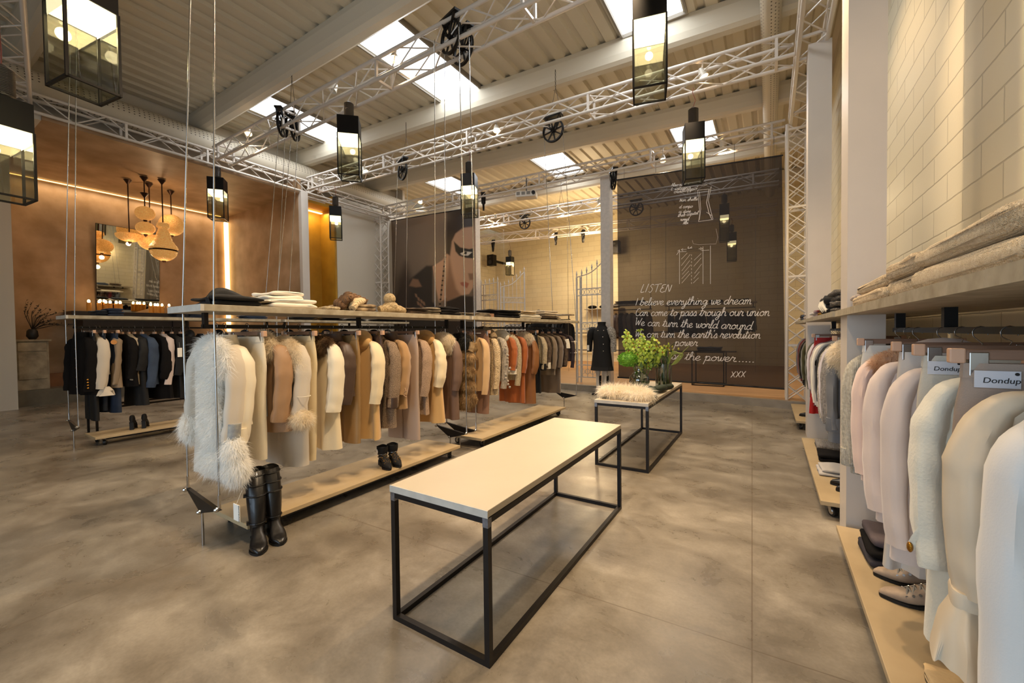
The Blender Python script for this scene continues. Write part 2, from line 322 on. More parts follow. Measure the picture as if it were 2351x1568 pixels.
# cove strips of light in the niche and the gold recess
lampm = emis('warm_led', '#ffd489', 6)
for nm, lb, a, b in (('cove_light', 'warm vertical light strip glowing in the far corner of the brown niche', (-13.62, 5.86, .8), (-13.56, 5.96, 4.75)),
                 ('cove_light', 'hidden warm light strip along the top of the brown niche back wall', (-13.66, 1.75, 4.90), (-13.63, 5.8, 4.915)),
                 ('cove_light', 'warm light strip at the top of the narrow gold recess', (-10.98, 6.1, 4.88), (-10.9, 7.3, 4.90))):
    tag(MB().box(a, b).build(nm, lampm), lb, 'light strip')
lamp('AREA', 'niche_cove_glow', (-13.45, 3.8, 4.85), 30, (1, .76, .46), (-13.62, 3.8, 3.2), 4, .1)
lamp('AREA', 'niche_corner_glow', (-13.5, 5.8, 2.7), 18, (1, .74, .42), (-12.5, 4.4, 2.7), .08, 3.6)
lamp('AREA', 'gold_cove_glow', (-10.75, 6.7, 4.86), 18, (1, .75, .3), (-10.75, 6.7, 0), .1, 1.0)
# ================================================================== TRUSSES, PULLEYS, LAMPS
def truss(label, p, q, up, side, seg=.42, frames=(), h=.29, pr_=.026, vertical=False):
    p, q, up, side = V(p), V(q), V(up)*h, V(side)*h
    t = thing('lattice_truss', label, 'truss', p, 'white lattice trusses')
    L_ = (q-p).length; n = max(2, round(L_/seg)); d = (q-p)/n
    for o in (V((0, 0, 0)), up, side, up+side): MB().tube(p+o, q+o, pr_, 8).build('chord', WHITEMET, t, smooth=True)
    b = MB(); r = .0105
    for i in range(n):
        a0, a1 = p+d*i, p+d*(i+1)
        e = i % 2
        for o1, o2 in ((V((0, 0, 0)), up), (side, up+side), (V((0, 0, 0)), side), (up, up+side)):
            if vertical:
                b.tube(a0+o1, a1+o2, r, 5); b.tube(a0+o2, a1+o1, r, 5)
            else: b.tube(a0+(o1 if e else o2), a1+(o2 if e else o1), r, 5)
    b.build('lattice', WHITEMET, t)
    for f in frames:
        c = p+(q-p)*f; fb = MB(); ax = (q-p).normalized()
        for a_, b_ in ((V((0, 0, 0)), up), (up, up+side), (up+side, side), (side, V((0, 0, 0)))): fb.bar(c+a_, c+b_, .035, .035, up=ax)
        fb.build('end_frame', WHITEMET, t)
    return t
UPZ = (0, 0, 1)
TA = ((-9.7, 4.02, 5.0), (.28, 4.0, 5.0)); TB = ((-9.7, 6.05, 5.0), (.28, 6.62, 5.0)); TC = ((-10.2, 8.65, 5.0), (.25, 9.28, 5.0)); TD = ((-10.6, 11.1, 5.0), (.2, 12.0, 5.0)); TE = ((-10.8, 13.2, 5.0), (0.2, 15.2, 5.0))
for nm, t_, fr in (('nearest cross truss, over the big pulley wheels', TA, (.02, .26, .5, .74, .98)), ('second cross truss, carrying the single pulley wheels', TB, (.02, .26, .48, .72, .98)),
                   ('third cross truss, resting on the two worn columns', TC, (.02, .27, .52, .77, .98)), ('fourth cross truss, behind the projector', TD, (.02, .3, .6, .95)), ('farthest cross truss, near the back wall', TE, (.02, .3, .6, .95))):
    truss('white lattice truss, '+nm, t_[0], t_[1], UPZ, (0, 1, 0), frames=fr)
truss('white lattice truss running back along the left side below the duct', (-9.9, -2.5, 5.0), (-9.9, 9.1, 5.0), UPZ, (-1, 0, 0), frames=(.05, .25, .45, .56, .75, .98))
truss('white lattice truss running back along the right wall', (.32, -2, 5.0), (.32, 9.3, 5.0), UPZ, (1, 0, 0), frames=(.3, .53, .78, .98))
truss('white lattice truss across the dim near left corner of the roof', (-10, 1.3, 5.15), (-3.5, .2, 5.15), UPZ, (0, 1, 0), frames=(.1, .5, .9))
truss('white upright lattice mast beside the dark written banner', (.27, 8.80, 0.14), (.27, 8.80, 5.0), (1, 0, 0), (0, 1, 0), seg=.26, frames=(.2, .45, .7, .98), vertical=True)
truss('white upright lattice mast beside the portrait banner', (-10.38, 8.62, 0.0), (-10.38, 8.62, 5.0), (1, 0, 0), (0, 1, 0), seg=.28, frames=(.3, .6, .98), h=.3, vertical=True)
def ontruss(px, py, T, off=.145):
    (xa, ya, _), (xb, yb, _) = T; y = (ya+yb)/2
    for _i in range(12): y = ya+(yb-ya)*(ony(px, py, y).x-xa)/(xb-xa)+off
    return ony(px, py, y)
# --- pulley wheels
BLK = mat('cast_iron_black', '#141110', .45, metal=.3, spec=.5)
def pulley(label, c, rot, r=.2, scale=1):
    t = thing('pulley_wheel', label, 'pulley', c, 'black cast iron pulley wheels')
    M = Matrix.Translation(c) @ Matrix.Rotation(rot, 4, 'Z')
    w = MB(); n = 32                                                   # wheel lies in local XZ
    prof = [(r-.03, -.014), (r-.006, -.02), (r, -.02), (r-.012, -.006), (r-.012, .006), (r, .02), (r-.006, .02), (r-.03, .014)]
    w.loft([[V((cos(2*pi*j/n)*a, b, sin(2*pi*j/n)*a)) for a, b in prof] for j in range(n+1)], False)
    hub = MB().path([(0, -.035, 0), (0, .035, 0)], .035, 14)
    sp = MB()
    for k in range(8):
        a = pi*k/4+.2; sp.bar((cos(a)*.02, 0, sin(a)*.02), (cos(a)*(r-.02), 0, sin(a)*(r-.02)), .022, .016, up=(0, 1, 0))
    wo = w.xf(M).build('wheel', BLK, t, smooth=True); sp.xf(M).build('spoke_set', BLK, wo); hub.xf(M).build('hub', BLK, wo, smooth=True)
    br = MB()
    for s_ in (-.04, .04):
        br.add([(-.17, s_-.006, r+.03), (.17, s_-.006, r+.03), (.03, s_-.006, -.02), (-.03, s_-.006, -.02), (-.17, s_+.006, r+.03), (.17, s_+.006, r+.03), (.03, s_+.006, -.02), (-.03, s_+.006, -.02)],
               [(0, 1, 2, 3), (7, 6, 5, 4), (0, 4, 5, 1), (1, 5, 6, 2), (2, 6, 7, 3), (3, 7, 4, 0)]) if False else br.bar((-.13, s_, r+.03), (-.02, s_, 0), .012, .03, up=(0, 1, 0)).bar((.13, s_, r+.03), (.02, s_, 0), .012, .03, up=(0, 1, 0))
    br.box((-.17, -.06, r+.02), (.17, .06, r+.05)); br.xf(M).build('bracket', BLK, t)
    return t
PW = []
for px, py, yy, rot, lab in ((1035, 85, 3.98, -.25, 'front wheel of the big black pulley pair, centre of the nearest truss'), (1063, 113, 4.2, -.25, 'rear wheel of the big black pulley pair, centre of the nearest truss'),
                             (648, 287, 3.95, -.9, 'left wheel of the pulley pair near the left of the nearest truss'), (677, 297, 4.25, -.9, 'right wheel of the pulley pair near the left of the nearest truss'),
                             (1270, 300, 6.35, 0, 'single black pulley wheel on the second truss, left of the hanging lantern'), (924, 392, 6.2, -.3, 'single black pulley wheel at the left half of the second truss'),
                             (1409, 415, 9.5, -1.0, 'pulley wheel half hidden by the right worn column'), (1110, 467, 9.5, -1.0, 'pulley wheel half hidden by the left worn column'), (1205, 512, 11.3, 0, 'pulley wheel under the fourth truss below the projector'),
                             (1276, 551, 13.6, -1, 'left of the two small pulley wheels under the farthest truss'), (1339, 545, 13.9, -1, 'right of the two small pulley wheels under the farthest truss'), (1132, 567, 13.2, -.8, 'small pulley wheel above the left black speaker'),
                             (1461, 479, 12.2, 0, 'pulley wheel seen through the dark written banner')):
    T = TA if yy < 4.5 else TB if yy < 7 else TC if yy < 10 else TD if yy < 13 else TE
    c = ontruss(px, py, T, {'front': .02, 'rear ': .27, 'left ': .02, 'right': .27}.get(lab[:5], .145) if T is TA else .145); pl = pulley(lab, c, rot); PW.append((c, pl))
    if c.z+.25 < 5.0: MB().tube(c+V((0, 0, .24)), (c.x, c.y, 5.02), .012, 8).build('hanging_bolt', BLK, pl); MB().box((c.x-.05, c.y-.15, 4.985), (c.x+.05, c.y+.15, 5.02)).build('clamp_plate', BLK, pl)
# chains from roof beam to truss
CHAIN = mat('dark_chain', '#4a4036', .4, metal=.7)
for k, (px, py, yy, lab) in enumerate(((669, 138, 4.1, 'thin chain hanging from the roof beam to the nearest truss'), (1275, 160, 6.55, 'thin chain hanging from the roof beam to the second truss, above the single wheel'), (932, 281, 6.35, 'thin chain hanging from the roof to the second truss, left half'), (1288, 415, 11.5, 'thin chain above the fourth truss'))):
    c = ony(px, py, yy); b = MB(); z = c.z; k2 = 0
    b.path([(c.x, c.y, 5.9), (c.x, c.y, z)], .004, 6)
    while z > c.z-.30:
        a = (1, 0) if k2 % 2 else (0, 1)
        b.path([(c.x+a[0]*.009*cos(u), c.y+a[1]*.009*cos(u), z-.02+.022*sin(u)) for u in [2*pi*i/8 for i in range(9)]], .003, 5, cap=False); z -= .035; k2 += 1
    b.tube((c.x, c.y, z), (c.x-.08, c.y, 5.29), .004, 5).tube((c.x, c.y, z), (c.x+.08, c.y, 5.29), .004, 5)
    tag(b.build('hanging_chain', CHAIN), lab, 'chain')
# --- truss spotlights
SPOTM = mat('spot_housing', '#c8bfae', .35)
SPOTG = emis('halogen_glow', '#ffd9a0', 40)
SP = [(570, 305, 4.15, (-7.0, 3.6, 0)), (905, 133, 4.15, (-3.2, 3.0, .5)), (765, 205, 4.15, (-6.5, 2.0, 1)), (838, 392, 6.2, (-5.2, 6.5, 0)), (1140, 297, 6.4, (-3.2, 5.2, .8)), (1614, 172, 6.6, (.7, 7.0, 1)),
      (965, 463, 8.9, (-7.6, 6.6, 0)), (1522, 366, 9.2, (-1.5, 6.8, 0)), (1660, 330, 9.3, (0, 12, 1)), (1283, 480, 11.5, (-5, 15, 1.5)), (1375, 463, 11.6, (-4, 15, 2)), (1116, 503, 11.2, (-8, 16, 1.5)), (1138, 498, 11.3, (-8, 14, 1)),
      (1265, 531, 14.0, (-6, 16.5, 2)), (1350, 524, 14.4, (-3, 16.5, 2)), (1260, -25, 4.1, (-1.3, 2.2, .6)), (1700, -60, 4.1, (.7, 1.6, 1.2))]
names = ['left end of the nearest truss', 'nearest truss over the fur coat rack', 'nearest truss, unlit, left of centre', 'left third of the second truss', 'middle of the second truss', 'right third of the second truss',
         'left part of the third truss', 'third truss above the dark banner', 'right part of the third truss', 'middle of the fourth truss', 'right part of the fourth truss', 'fourth truss beside the left column', 'fourth truss just right of its neighbour by the left column',
         'middle of the farthest truss', 'right part of the farthest truss', 'nearest truss out of the top of the picture', 'right end of the nearest truss above the wall rail']
for (px, py, yy, to), nm in zip(SP, names):
    c = ony(px, py, yy); to = V(to); d = (to-c).normalized()
    t = thing('spotlight', 'small white halogen spotlight, '+nm, 'spotlight', c, 'halogen spotlights clamped to the trusses')
    b = MB(); b.path([c-d*.10, c-d*.02, c+d*.03], [.03, .055, .065], 14, cap=False); b.build('housing', SPOTM, t, smooth=True)
    MB().tube(c-d*.005, c+d*.005, .045, 14).build('bulb', SPOTG if nm != names[2] else SPOTM, t)
    MB().bar(c-d*.05, (c.x, c.y, 5.29), .02, .012).build('clamp', SPOTM, t)
    if nm != names[2]:
        lamp('SPOT', 'warm_spot_beam', c+d*.04, 330, WARM, to, .05, angle=88, blend=.7)
# unseen warm spots without fixtures, several added to brighten the middle rack
for p, to, e in (((-1.0, 1.2, 4.9), (-1.6, 3.2, 0), 260), ((-3.2, .8, 4.9), (-3.4, 2.4, .5), 220), ((-.4, 4.1, 4.9), (-.9, 5.6, 0), 260), ((-5.6, 1.0, 4.9), (-6.2, 2.6, 0), 200), ((.2, 1.2, 4.9), (1.0, 2.4, 1.6), 200), ((-.2, 4.4, 4.9), (1.0, 5.0, 1.8), 170), ((-1.0, 3.9, 4.9), (-3.1, 2.3, .8), 520), ((-1.0, 1.0, 4.9), (-3.0, 2.0, .9), 420), ((-.9, 6.5, 4.9), (-3.0, 5.4, .8), 480), ((-5.5, 4.1, 4.9), (-7.4, 3.0, .8), 160)):
    lamp('SPOT', 'warm_spot_beam', p, e, WARM, to, .06, angle=85, blend=.7)
lamp('POINT', 'back_room_glow', (-5.5, 14, 4.2), 420, (1, .74, .42), size=.3)
lamp('POINT', 'right_wall_warm_point', (.75, 7.8, 3.2), 25, (1, .74, .4), size=.1)  # small warm point lamp close to the far right wall
# --- glass box lanterns with a ribbed coil on top
LBLK = mat('lantern_black_steel', '#120f0e', .4, metal=.4); COIL = mat('coil_pewter', '#6d6a68', .3, metal=.9, bump=.6, bscale=40, kind='rib')
LG = glassmat('lantern_glass', '#dcdcc6', .80, .10); LBULB = emis('lantern_glow', '#fff3d0', 26); REFL = mat('lantern_reflector', '#f4ecd0', .4, emit='#fff3d8', es=5)
CABLEM = mat('red_brown_flex', '#7a3b2a', .5)
def lantern(px, py_top, py_bot, w_px, rot, lab, T=None, top_z=5.0):
    q = .3144*F/w_px; P0 = V((0, 0, CH))+ray(px, py_top)*q; P1 = V((0, 0, CH))+ray(px, py_bot)*q; H = .76; a = .112
    if T:
        P0 = ontruss(px, py_top, T); P1 = ony(px, py_bot, P0.y); H = P0.z-P1.z; a = .112*min((P0-V((0, 0, CH))).dot(CF)*w_px/F/.3144, H/.76)
    a *= 1.14; c = (P0+P1)/2; z1 = c.z+H/2; z0 = c.z-H/2; zc = z1-.30*H; x, y = c.x, c.y
    t = thing('box_lantern', lab, 'pendant lamp', (x, y, z0), 'black and glass box lanterns hanging from the trusses')
    M = Matrix.Translation((x, y, 0)) @ Matrix.Rotation(rot, 4, 'Z')
    cp = MB(); 
    for s_ in (-1, 1): cp.box((-a, s_*a-.004, zc), (a, s_*a+.004, z1)); cp.box((s_*a-.004, -a, zc), (s_*a+.004, a, z1))
    cp.box((-a, -a, z1-.006), (a, a, z1)); cp.xf(M).build('steel_cap', LBLK, t)
    fr = MB()
    for sx in (-1, 1):
        for sy in (-1, 1): fr.box((sx*a-.008, sy*a-.008, z0), (sx*a+.008, sy*a+.008, zc))
    for s_ in (-1, 1): fr.box((-a, s_*a-.008, z0), (a, s_*a+.008, z0+.014)); fr.box((s_*a-.008, -a, z0), (s_*a+.008, a, z0+.014))
    fr.xf(M).build('glass_frame', LBLK, t)
    for k in range(4):
        MM = M @ Matrix.Rotation(k*pi/2, 4, 'Z'); MB().add([(-a+.006, -a, z0+.012), (a-.006, -a, z0+.012), (a-.006, -a, zc), (-a+.006, -a, zc)], [(0, 1, 2, 3)]).xf(MM).build('glass_pane', LG, t)
    rf = MB().box((-a+.01, -a+.01, zc+.02), (a-.01, a-.01, zc+.03))
    for s_ in (-1, 1): rf.box((-a+.006, s_*(a-.008)-.001, zc-.085), (a-.006, s_*(a-.008)+.001, zc+.02)); rf.box((s_*(a-.008)-.001, -a+.006, zc-.075), (s_*(a-.008)+.001, a-.006, zc+.02))
    rf.xf(M).build('reflector', REFL, t)
    MB().ell((0, 0, zc-.005), (.022, .022, .022)).xf(M).build('bulb', LBULB, t, smooth=True)
    prof = [(.02, .0), (.03, .03), (.05, .04)]; zz = .05
    while zz < .25: prof += [(.062, zz), (.072, zz+.005), (.062, zz+.01)]; zz += .0125
    prof += [(.04, .265), (.025, .28), (.01, .285)]
    MB().lathe([(r, z1+z) for r, z in prof], (0, 0, 0), 18).xf(M).build('ribbed_coil', COIL, t, smooth=False)
    if z1+.29 < top_z: MB().path([(x, y, z1+.28), (x+.03, y, z1+.38), (x-.01, y, min(top_z, z1+.5)), (x, y, top_z)], .005, 6).build('cord', CABLEM, t, smooth=True)
    lamp('POINT', 'lantern_bulb_light', (x, y, zc-.09), 9, (1, .86, .6), size=.04)
LN = ((190, -60, 208, 112, .15, 'large nearest lantern at the top left, its glass tinted green'), (10, 280, 410, 92, .1, 'lantern cut off by the left edge of the picture'), (803, 275, 410, 57, .78, 'lantern below the nearest truss, left of centre, corner towards the camera', TA),
      (1491, -5, 218, 87, .25, 'large lantern at the top right with its lower frame over the second truss', TA), (1592, 290, 418, 50, .3, 'lantern hanging in front of the dark written banner', TB), (1078, 403, 497, 40, .4, 'lantern in front of the portrait banner beside the left worn column', TB),
      (500, 411, 505, 45, .9, 'lantern beside the left steel cables in front of the brown niche', TA), (771, 476, 550, 31, .9, 'small lantern in front of the pale left wall', TB), (1171, 590, 632, 20, 0, 'small lantern above the left white gate', TE),
      (1663, 470, 555, 24, .1, 'upper of two lanterns seen through the dark banner', TD), (1680, 535, 600, 23, .1, 'lower of two lanterns seen through the dark banner', TE))
for a in LN: lantern(*a)
# --- projector and speakers
WPL = mat('white_plastic', '#d6d0c6', .35); GRILL = mat('grey_grille', '#6f6a64', .5)
c = ony(1209, 448, 9.2); M = Matrix.Translation(c) @ Matrix.Rotation(.35, 4, 'Z')
t = thing('projector', 'white ceiling projector hanging under the third truss', 'projector', c)
MB().box((-.26, -.15, -.08), (.26, .15, .06)).xf(M).build('body', WPL, t, bevel=.02)
for k, xx in enumerate((-.19, -.06, .07)): 
    b = MB()
    for j in range(6): b.box((xx-.045, -.156, -.03+j*.013), (xx+.045, -.148, -.023+j*.013))
    b.xf(M).build('vent', GRILL, t)
MB().path([(.20, -.19, 0), (.20, -.14, 0)], .045, 18).xf(M).build('lens', LBLK, t)
MB().tube((0, 0, .06), (0, 0, .42), .02, 10).box((-.08, -.08, .055), (.08, .08, .07)).xf(M).build('mount', GRILL, t)
for px, py, yy, lab in ((1129, 598, 15.7, 'small black loudspeaker on the far left wall'), (1413, 568, 16.2, 'small black loudspeaker on the back wall beside the right column')):
    c = ony(px, py, yy); t = thing('loudspeaker', lab, 'speaker', c)
    MB().box(c-V((.17, .15, .25)), c+V((.17, .15, .25))).build('cabinet', LBLK, t, bevel=.01)
    g = MB()
    for zz, rr in ((-.09, .1), (.13, .045)): g.path([c+V((0, -.156, zz)), c+V((0, -.149, zz))], rr, 18)
    g.build('driver', mat('speaker_cone', '#2a2624', .6), t); MB().box(c+V((-.04, .15, -.05)), c+V((.04, 16.8-c.y, .05))).build('bracket', LBLK, t)
# ================================================================== NICHE: mirror, mantel, candles, chandeliers, dresser
MIRR = mat('mirror_silver', '#d8d4c4', .02, metal=1)
t = thing('wall_mirror', 'tall frameless mirror above the mantel reflecting lamps and the shop', 'mirror', (-13.6, 3.7, 1.95))
M = Matrix.Translation((-13.56, 3.70, 3.02)) @ Matrix.Rotation(radians(5), 4, 'Y') @ Matrix.Rotation(radians(2), 4, 'Z')
MB().box((-.01, -.60, -1.06), (.0, .60, 1.08)).xf(M).build('mirror_glass', MIRR, t)
MB().box((-.03, -.61, -1.07), (-.01, .61, 1.09)).xf(M).build('backing', mat('dark_backing', '#3a2a1c', .6), t)
DW = mat('dark_mantel_wood', '#2b1d14', .45, var=.3, scale=4)
t = thing('mantelpiece', 'dark wooden mantelpiece below the mirror with rows of lit candles', 'mantelpiece', (-13.4, 3.8, .62))
MB().box((-13.64, 2.55, 1.90), (-12.95, 5.0, 2.0)).build('mantel_shelf', DW, t, bevel=.01)
MB().box((-13.64, 2.75, .62), (-13.1, 3.1, 1.9)).build('pilaster', DW, t); MB().box((-13.64, 4.4, .62), (-13.1, 4.75, 1.9)).build('pilaster', DW, t); MB().box((-13.64, 3.1, 1.55), (-13.15, 4.4, 1.9)).build('frieze', DW, t)
WAX = mat('candle_wax', '#c98a3c', .5, emit='#ff9a2c', es=.06); FLAME = emis('candle_flame', '#ffd48a', 30)
cx_ = (204, 228, 243, 253, 267, 276, 346, 356, 362, 372, 388)
for k, px in enumerate(cx_):
    c = onx(px, 700, -13.1); h = .20 if k < 6 else .18
    t = thing('pillar_candle', 'lit amber candle on the mantel, %s from the left in the %s row' % (('first', 'second', 'third', 'fourth', 'fifth', 'sixth')[k % 6], 'left' if k < 6 else 'right'), 'candle', (-13.1, c.y, 2.0), 'candles on the mantelpiece')
    MB().tube((-13.1, c.y, 2.0), (-13.1, c.y, 2.0+h), .042, 14).build('wax', WAX, t, smooth=False)
    MB().ell((-13.1, c.y, 2.03+h), (.026, .026, .04), 8, 6).build('flame', FLAME, t, smooth=True)
BEAD = mat('crystal_beads', '#e8b878', .25, emit='#ffb45c', es=.45, kind='voronoi', bump=1, bscale=60, hex2='#b9824a', scale=40)
BRZ = mat('bronze_trim', '#3a2416', .4, metal=.6)
CH_ = (((333, 490), (.23, .165), 4.9, 'beaded oval chandelier hanging highest, above a second small one', 'oval'), ((334, 524), (.225, .15), 4.55, 'small beaded oval chandelier directly under the highest one', 'oval'),
       ((346, 556), (.30, .20), 4.9, 'low beaded oval chandelier behind the bell shaped one', 'oval'), ((394, 517), (.34, .27), 4.9, 'large round beaded chandelier at the right of the cluster', 'oval'),
       ((297, 540), (.32, .16), 4.9, 'wide beaded bowl chandelier at the left of the cluster', 'bowl'), ((376, 575), (.33, .30), 4.9, 'bell shaped beaded chandelier with a dark band, lowest of the cluster', 'bell'))
xs_ = (-11.6, -11.6, -12.0, -12.2, -12.1, -11.5)
for ((px, py), (rw, rh), zt, lab, kd), X in zip(CH_, xs_):
    c = onx(px, py, X); rw *= .74; rh *= .92
    t = thing('beaded_chandelier', lab, 'chandelier', c, 'cluster of beaded chandeliers in the niche')
    b = MB(); prof = []
    if kd == 'oval': prof = [(max(.01, rw*sin(pi*i/16)), rh*cos(pi*i/16)) for i in range(17)]
    elif kd == 'bowl': prof = [(max(.01, rw*sin(pi*i/16)), (.05 if i < 8 else rh)*cos(pi*i/16)) for i in range(17)]
    else: prof = [(.03, .62), (.1, .60), (.12, .52), (.08, .48), (.12, .36), (.16, .22), (.26, .06), (rw, 0)]+[(max(.01, rw*cos(pi*i/14)), -rh*.85*sin(pi*i/14)) for i in range(1, 8)]
    # strings of beads: rings with relief
    P = []; 
    for i in range(len(prof)-1):
        for j in range(4):
            u = j/4; P.append((prof[i][0]*(1-u)+prof[i+1][0]*u+(.006 if (i*4+j) % 2 else 0), prof[i][1]*(1-u)+prof[i+1][1]*u))
    P.append(prof[-1]); b.lathe([(r, c.z+z) for r, z in P], (c.x, c.y, 0), 40).build('bead_shade', BEAD, t, smooth=False)
    if kd == 'bell': MB().lathe([(rw+.005, c.z+.02), (rw+.02, c.z), (rw+.005, c.z-.02)], (c.x, c.y, 0), 40).build('dark_band', BRZ, t)
    top = c.z+(prof[0][1]); 
    MB().tube((c.x, c.y, top), (c.x, c.y, zt), .012, 8).lathe([(.012, zt-.10), (.07, zt-.01), (.075, zt)], (c.x, c.y, 0), 16).build('stem', BRZ, t)
    zb = c.z+prof[-1][1]; MB().lathe([(.045, zb+.02), (.03, zb-.02), (.004, zb-.06)], (c.x, c.y, 0), 14).build('finial', BRZ, t)
    lamp('POINT', 'chandelier_bulb_light', (c.x, c.y, zb-.12), 5, (1, .62, .3), size=.05)
lamp('POINT', 'chandelier_upward_light', (-11.8, 3.8, 4.35), 14, (1, .7, .4), size=.03)
PATW = mat('distressed_white_wood', '#a8977a', .6, hex2='#7a6c54', scale=6, bump=.2, bscale=30)
t = thing('dresser', 'distressed pale wooden dresser at the left of the niche', 'dresser', (-13.1, 1.95, .33))
MB().box((-13.44, 1.73, .33), (-12.99, 2.2, 1.34)).build('body', PATW, t, bevel=.008)
MB().box((-13.46, 1.71, 1.34), (-12.95, 2.24, 1.38)).build('top', PATW, t, bevel=.005)
MB().box((-12.99, 1.77, 1.14), (-12.97, 2.17, 1.32)).build('drawer', PATW, t, bevel=.006); MB().box((-12.99, 1.77, .55), (-12.97, 2.17, 1.11)).build('door', PATW, t, bevel=.01)
t = thing('branch_arrangement', 'dark dried branches standing on the pale dresser', 'branches', (-13.15, 2.0, 1.38))
MB().lathe([(.05, 1.38), (.09, 1.45), (.08, 1.56), (.05, 1.6)], (-13.15, 2.0, 0), 16).build('pot', mat('dark_pot', '#1c1712', .5), t, smooth=True)
b = MB(); rg = random.Random(3)
for k in range(26):
    a = rg.uniform(-.35, 1.4); L_ = rg.uniform(.3, .75); p0 = V((-13.15, 2.0, 1.58)); p1 = p0+V((rg.uniform(-.1, .2), sin(a)*L_*.5, cos(a)*L_*.5)); p2 = p1+V((.05, sin(a+.4)*L_*.5, cos(a+.5)*L_*.35)); b.path([p0, p1, p2], [.005, .004, .001], 5)
    for j in range(5):
        u = rg.random(); p = p1+(p2-p1)*u; b.add([p, p+V((rg.uniform(-.03, .03), rg.uniform(-.04, .04), rg.uniform(-.02, .05))), p+V((0, .012, .03))], [(0, 1, 2)])
b.build('twigs', mat('dark_leaves', '#1a140c', .7), t)
# ================================================================== BANNERS
GL = {'a': '.75,.85 .45,1 .1,.6 .15,.1 .5,.05 .75,.5 .8,.95 .75,.3 .85,.02 1.05,.15;1', 'b': '0,.1 .3,1.1 .38,1.9 .2,1.8 .15,.8 .2,.1 .5,0 .75,.4 .6,.85 .4,.75 .7,.75 .95,.8;.9',
 'c': '.75,.8 .45,1 .1,.6 .2,.1 .5,0 .85,.2;.8', 'd': '.75,.85 .45,1 .1,.6 .15,.1 .5,.05 .75,.6 .88,1.9 .78,.7 .82,.05 1.05,.15;1', 'e': '0,.3 .45,.5 .6,.85 .35,1 .1,.6 .2,.1 .5,0 .85,.25;.8',
 'g': '.75,.85 .45,1 .1,.6 .2,.15 .5,.15 .75,.7 .8,.9 .7,-.4 .4,-.95 .15,-.7 .5,-.2 1.05,.2;1', 'h': '0,.1 .33,1.2 .33,1.9 .15,1.7 .1,0/.1,.5 .45,1 .7,.8 .7,.2 .8,0 1,.15;.95', 'i': '0,.1 .25,.95 .2,.25 .3,0 .5,.15/.28,1.4 .33,1.45;.48',
 'l': '0,.1 .33,1.2 .33,1.9 .15,1.7 .1,.4 .25,0 .5,.15;.45', 'm': '0,.8 .12,1 .12,0/.12,.5 .35,1 .5,.8 .5,0/.5,.5 .75,1 .92,.8 .92,.2 1.02,0 1.2,.15;1.15', 'n': '0,.8 .12,1 .12,0/.12,.5 .4,1 .6,.8 .6,.2 .72,0 .9,.15;.85',
 'o': '.5,1 .15,.7 .15,.2 .45,0 .75,.3 .7,.8 .45,1 .6,.8 1,.85;.9', 'p': '0,.7 .2,1 .08,-.9/.15,.3 .3,.9 .6,.95 .75,.5 .5,.05 .2,.1 .6,0 .95,.15;.9', 'r': '0,.2 .2,1.1 .35,.85 .6,.9 .5,.3 .65,0 .85,.15;.75',
 's': '0,.1 .4,1.05 .6,.5 .45,0 .15,.1/.5,.02 .8,.15;.7', 't': '0,.1 .28,1 .33,1.7 .25,.3 .4,0 .65,.15/.05,1.15 .6,1.25;.6', 'u': '0,.8 .12,1 .12,.25 .35,0 .6,.3 .68,1 .65,.2 .75,0 .95,.15;.85',
 'v': '0,.8 .12,1 .3,.05 .6,.7 .55,1 .85,.9;.75', 'w': '0,.8 .1,1 .2,.1 .4,.1 .52,.9 .55,.1 .85,.2 .9,1 1.1,.9;1', 'y': '0,.8 .12,1 .15,.3 .4,.1 .65,.5 .7,1 .6,-.4 .3,-.95 .1,-.7 .5,-.15 .95,.2;.9',
 'x': '0,1 .6,0/.6,1 0,0;.8', "'": '.1,1.9 .05,1.5;.2', '.': '.1,0 .16,.06 .12,.1 .06,.04 .12,0;.45', 'W': '0,1.8 .15,1.9 .3,.1 .7,1.3 .85,.1 1.3,1.9;1.35', 'C': '.95,1.5 .7,1.9 .2,1.3 .2,.3 .6,0 1.05,.3;1.0',
 'I': '.2,1.8 .1,0;.4', 'L': '.2,1.7 .1,.1 .3,0 .6,.1;.7', 'S': '.7,1.5 .4,1.7 .2,1.3 .6,.7 .4,0 .1,.2;.8', 'T': '0,1.6 1,1.75/.5,1.7 .45,0;.95', 'E': '.7,1.6 .3,1.5 .25,1 .5,.9 .2,.8 .15,.2 .5,0 .8,.2;.85',
 'N': '.05,0 .15,1.6 .6,.1 .7,1.5;.85', 'M': '0,0 .15,1.5 .4,.4 .65,1.5 .75,0;.95', 'A': '0,0 .4,1.7 .7,0/.15,.6 .6,.6;.8', 'B': '.1,0 .15,1.6 .6,1.3 .2,.8 .6,.4 .1,0;.8', '1': '0,1.2 .2,1.6 .15,0;.4', '4': '.4,1.6 0,.6 .6,.6/.4,1 .4,0;.7'}
def strokes(txt, p0, p1, hgt=None, slant=.22):
    """handwriting strokes on a line from p0 to p1 (u,v metres on the banner)"""
    w = 0; items = []
    for ch in txt:
        if ch == ' ': w += .55; continue
        body, adv = GL[ch].split(';'); items.append((w, body)); w += float(adv)
    p0, p1 = V(p0), V(p1); d = (p1-p0)/w; L_ = d.length; h = hgt or L_*1.05; out = []
    for x0, body in items:
        for s_ in body.split('/'):
            pts = [tuple(map(float, a.split(','))) for a in s_.split()]
            cp = catmull(pts, 4) if len(pts) > 2 else [V((*p, 0)) for p in pts]
            out.append([(p0.x+d.x*(x0+p.x+p.y*slant), p0.y+d.y*(x0+p.x)+p.y*h) for p in cp])
    return out
BY = 9.12
def bannerpt(px, py): p = ony(px, py, BY); return (p.x, p.z)
cloth = bpy.data.materials.new('sheer_dark_cloth'); cloth.use_nodes = True; nt = cloth.node_tree; N = nt.nodes; b_ = N['Principled BSDF']
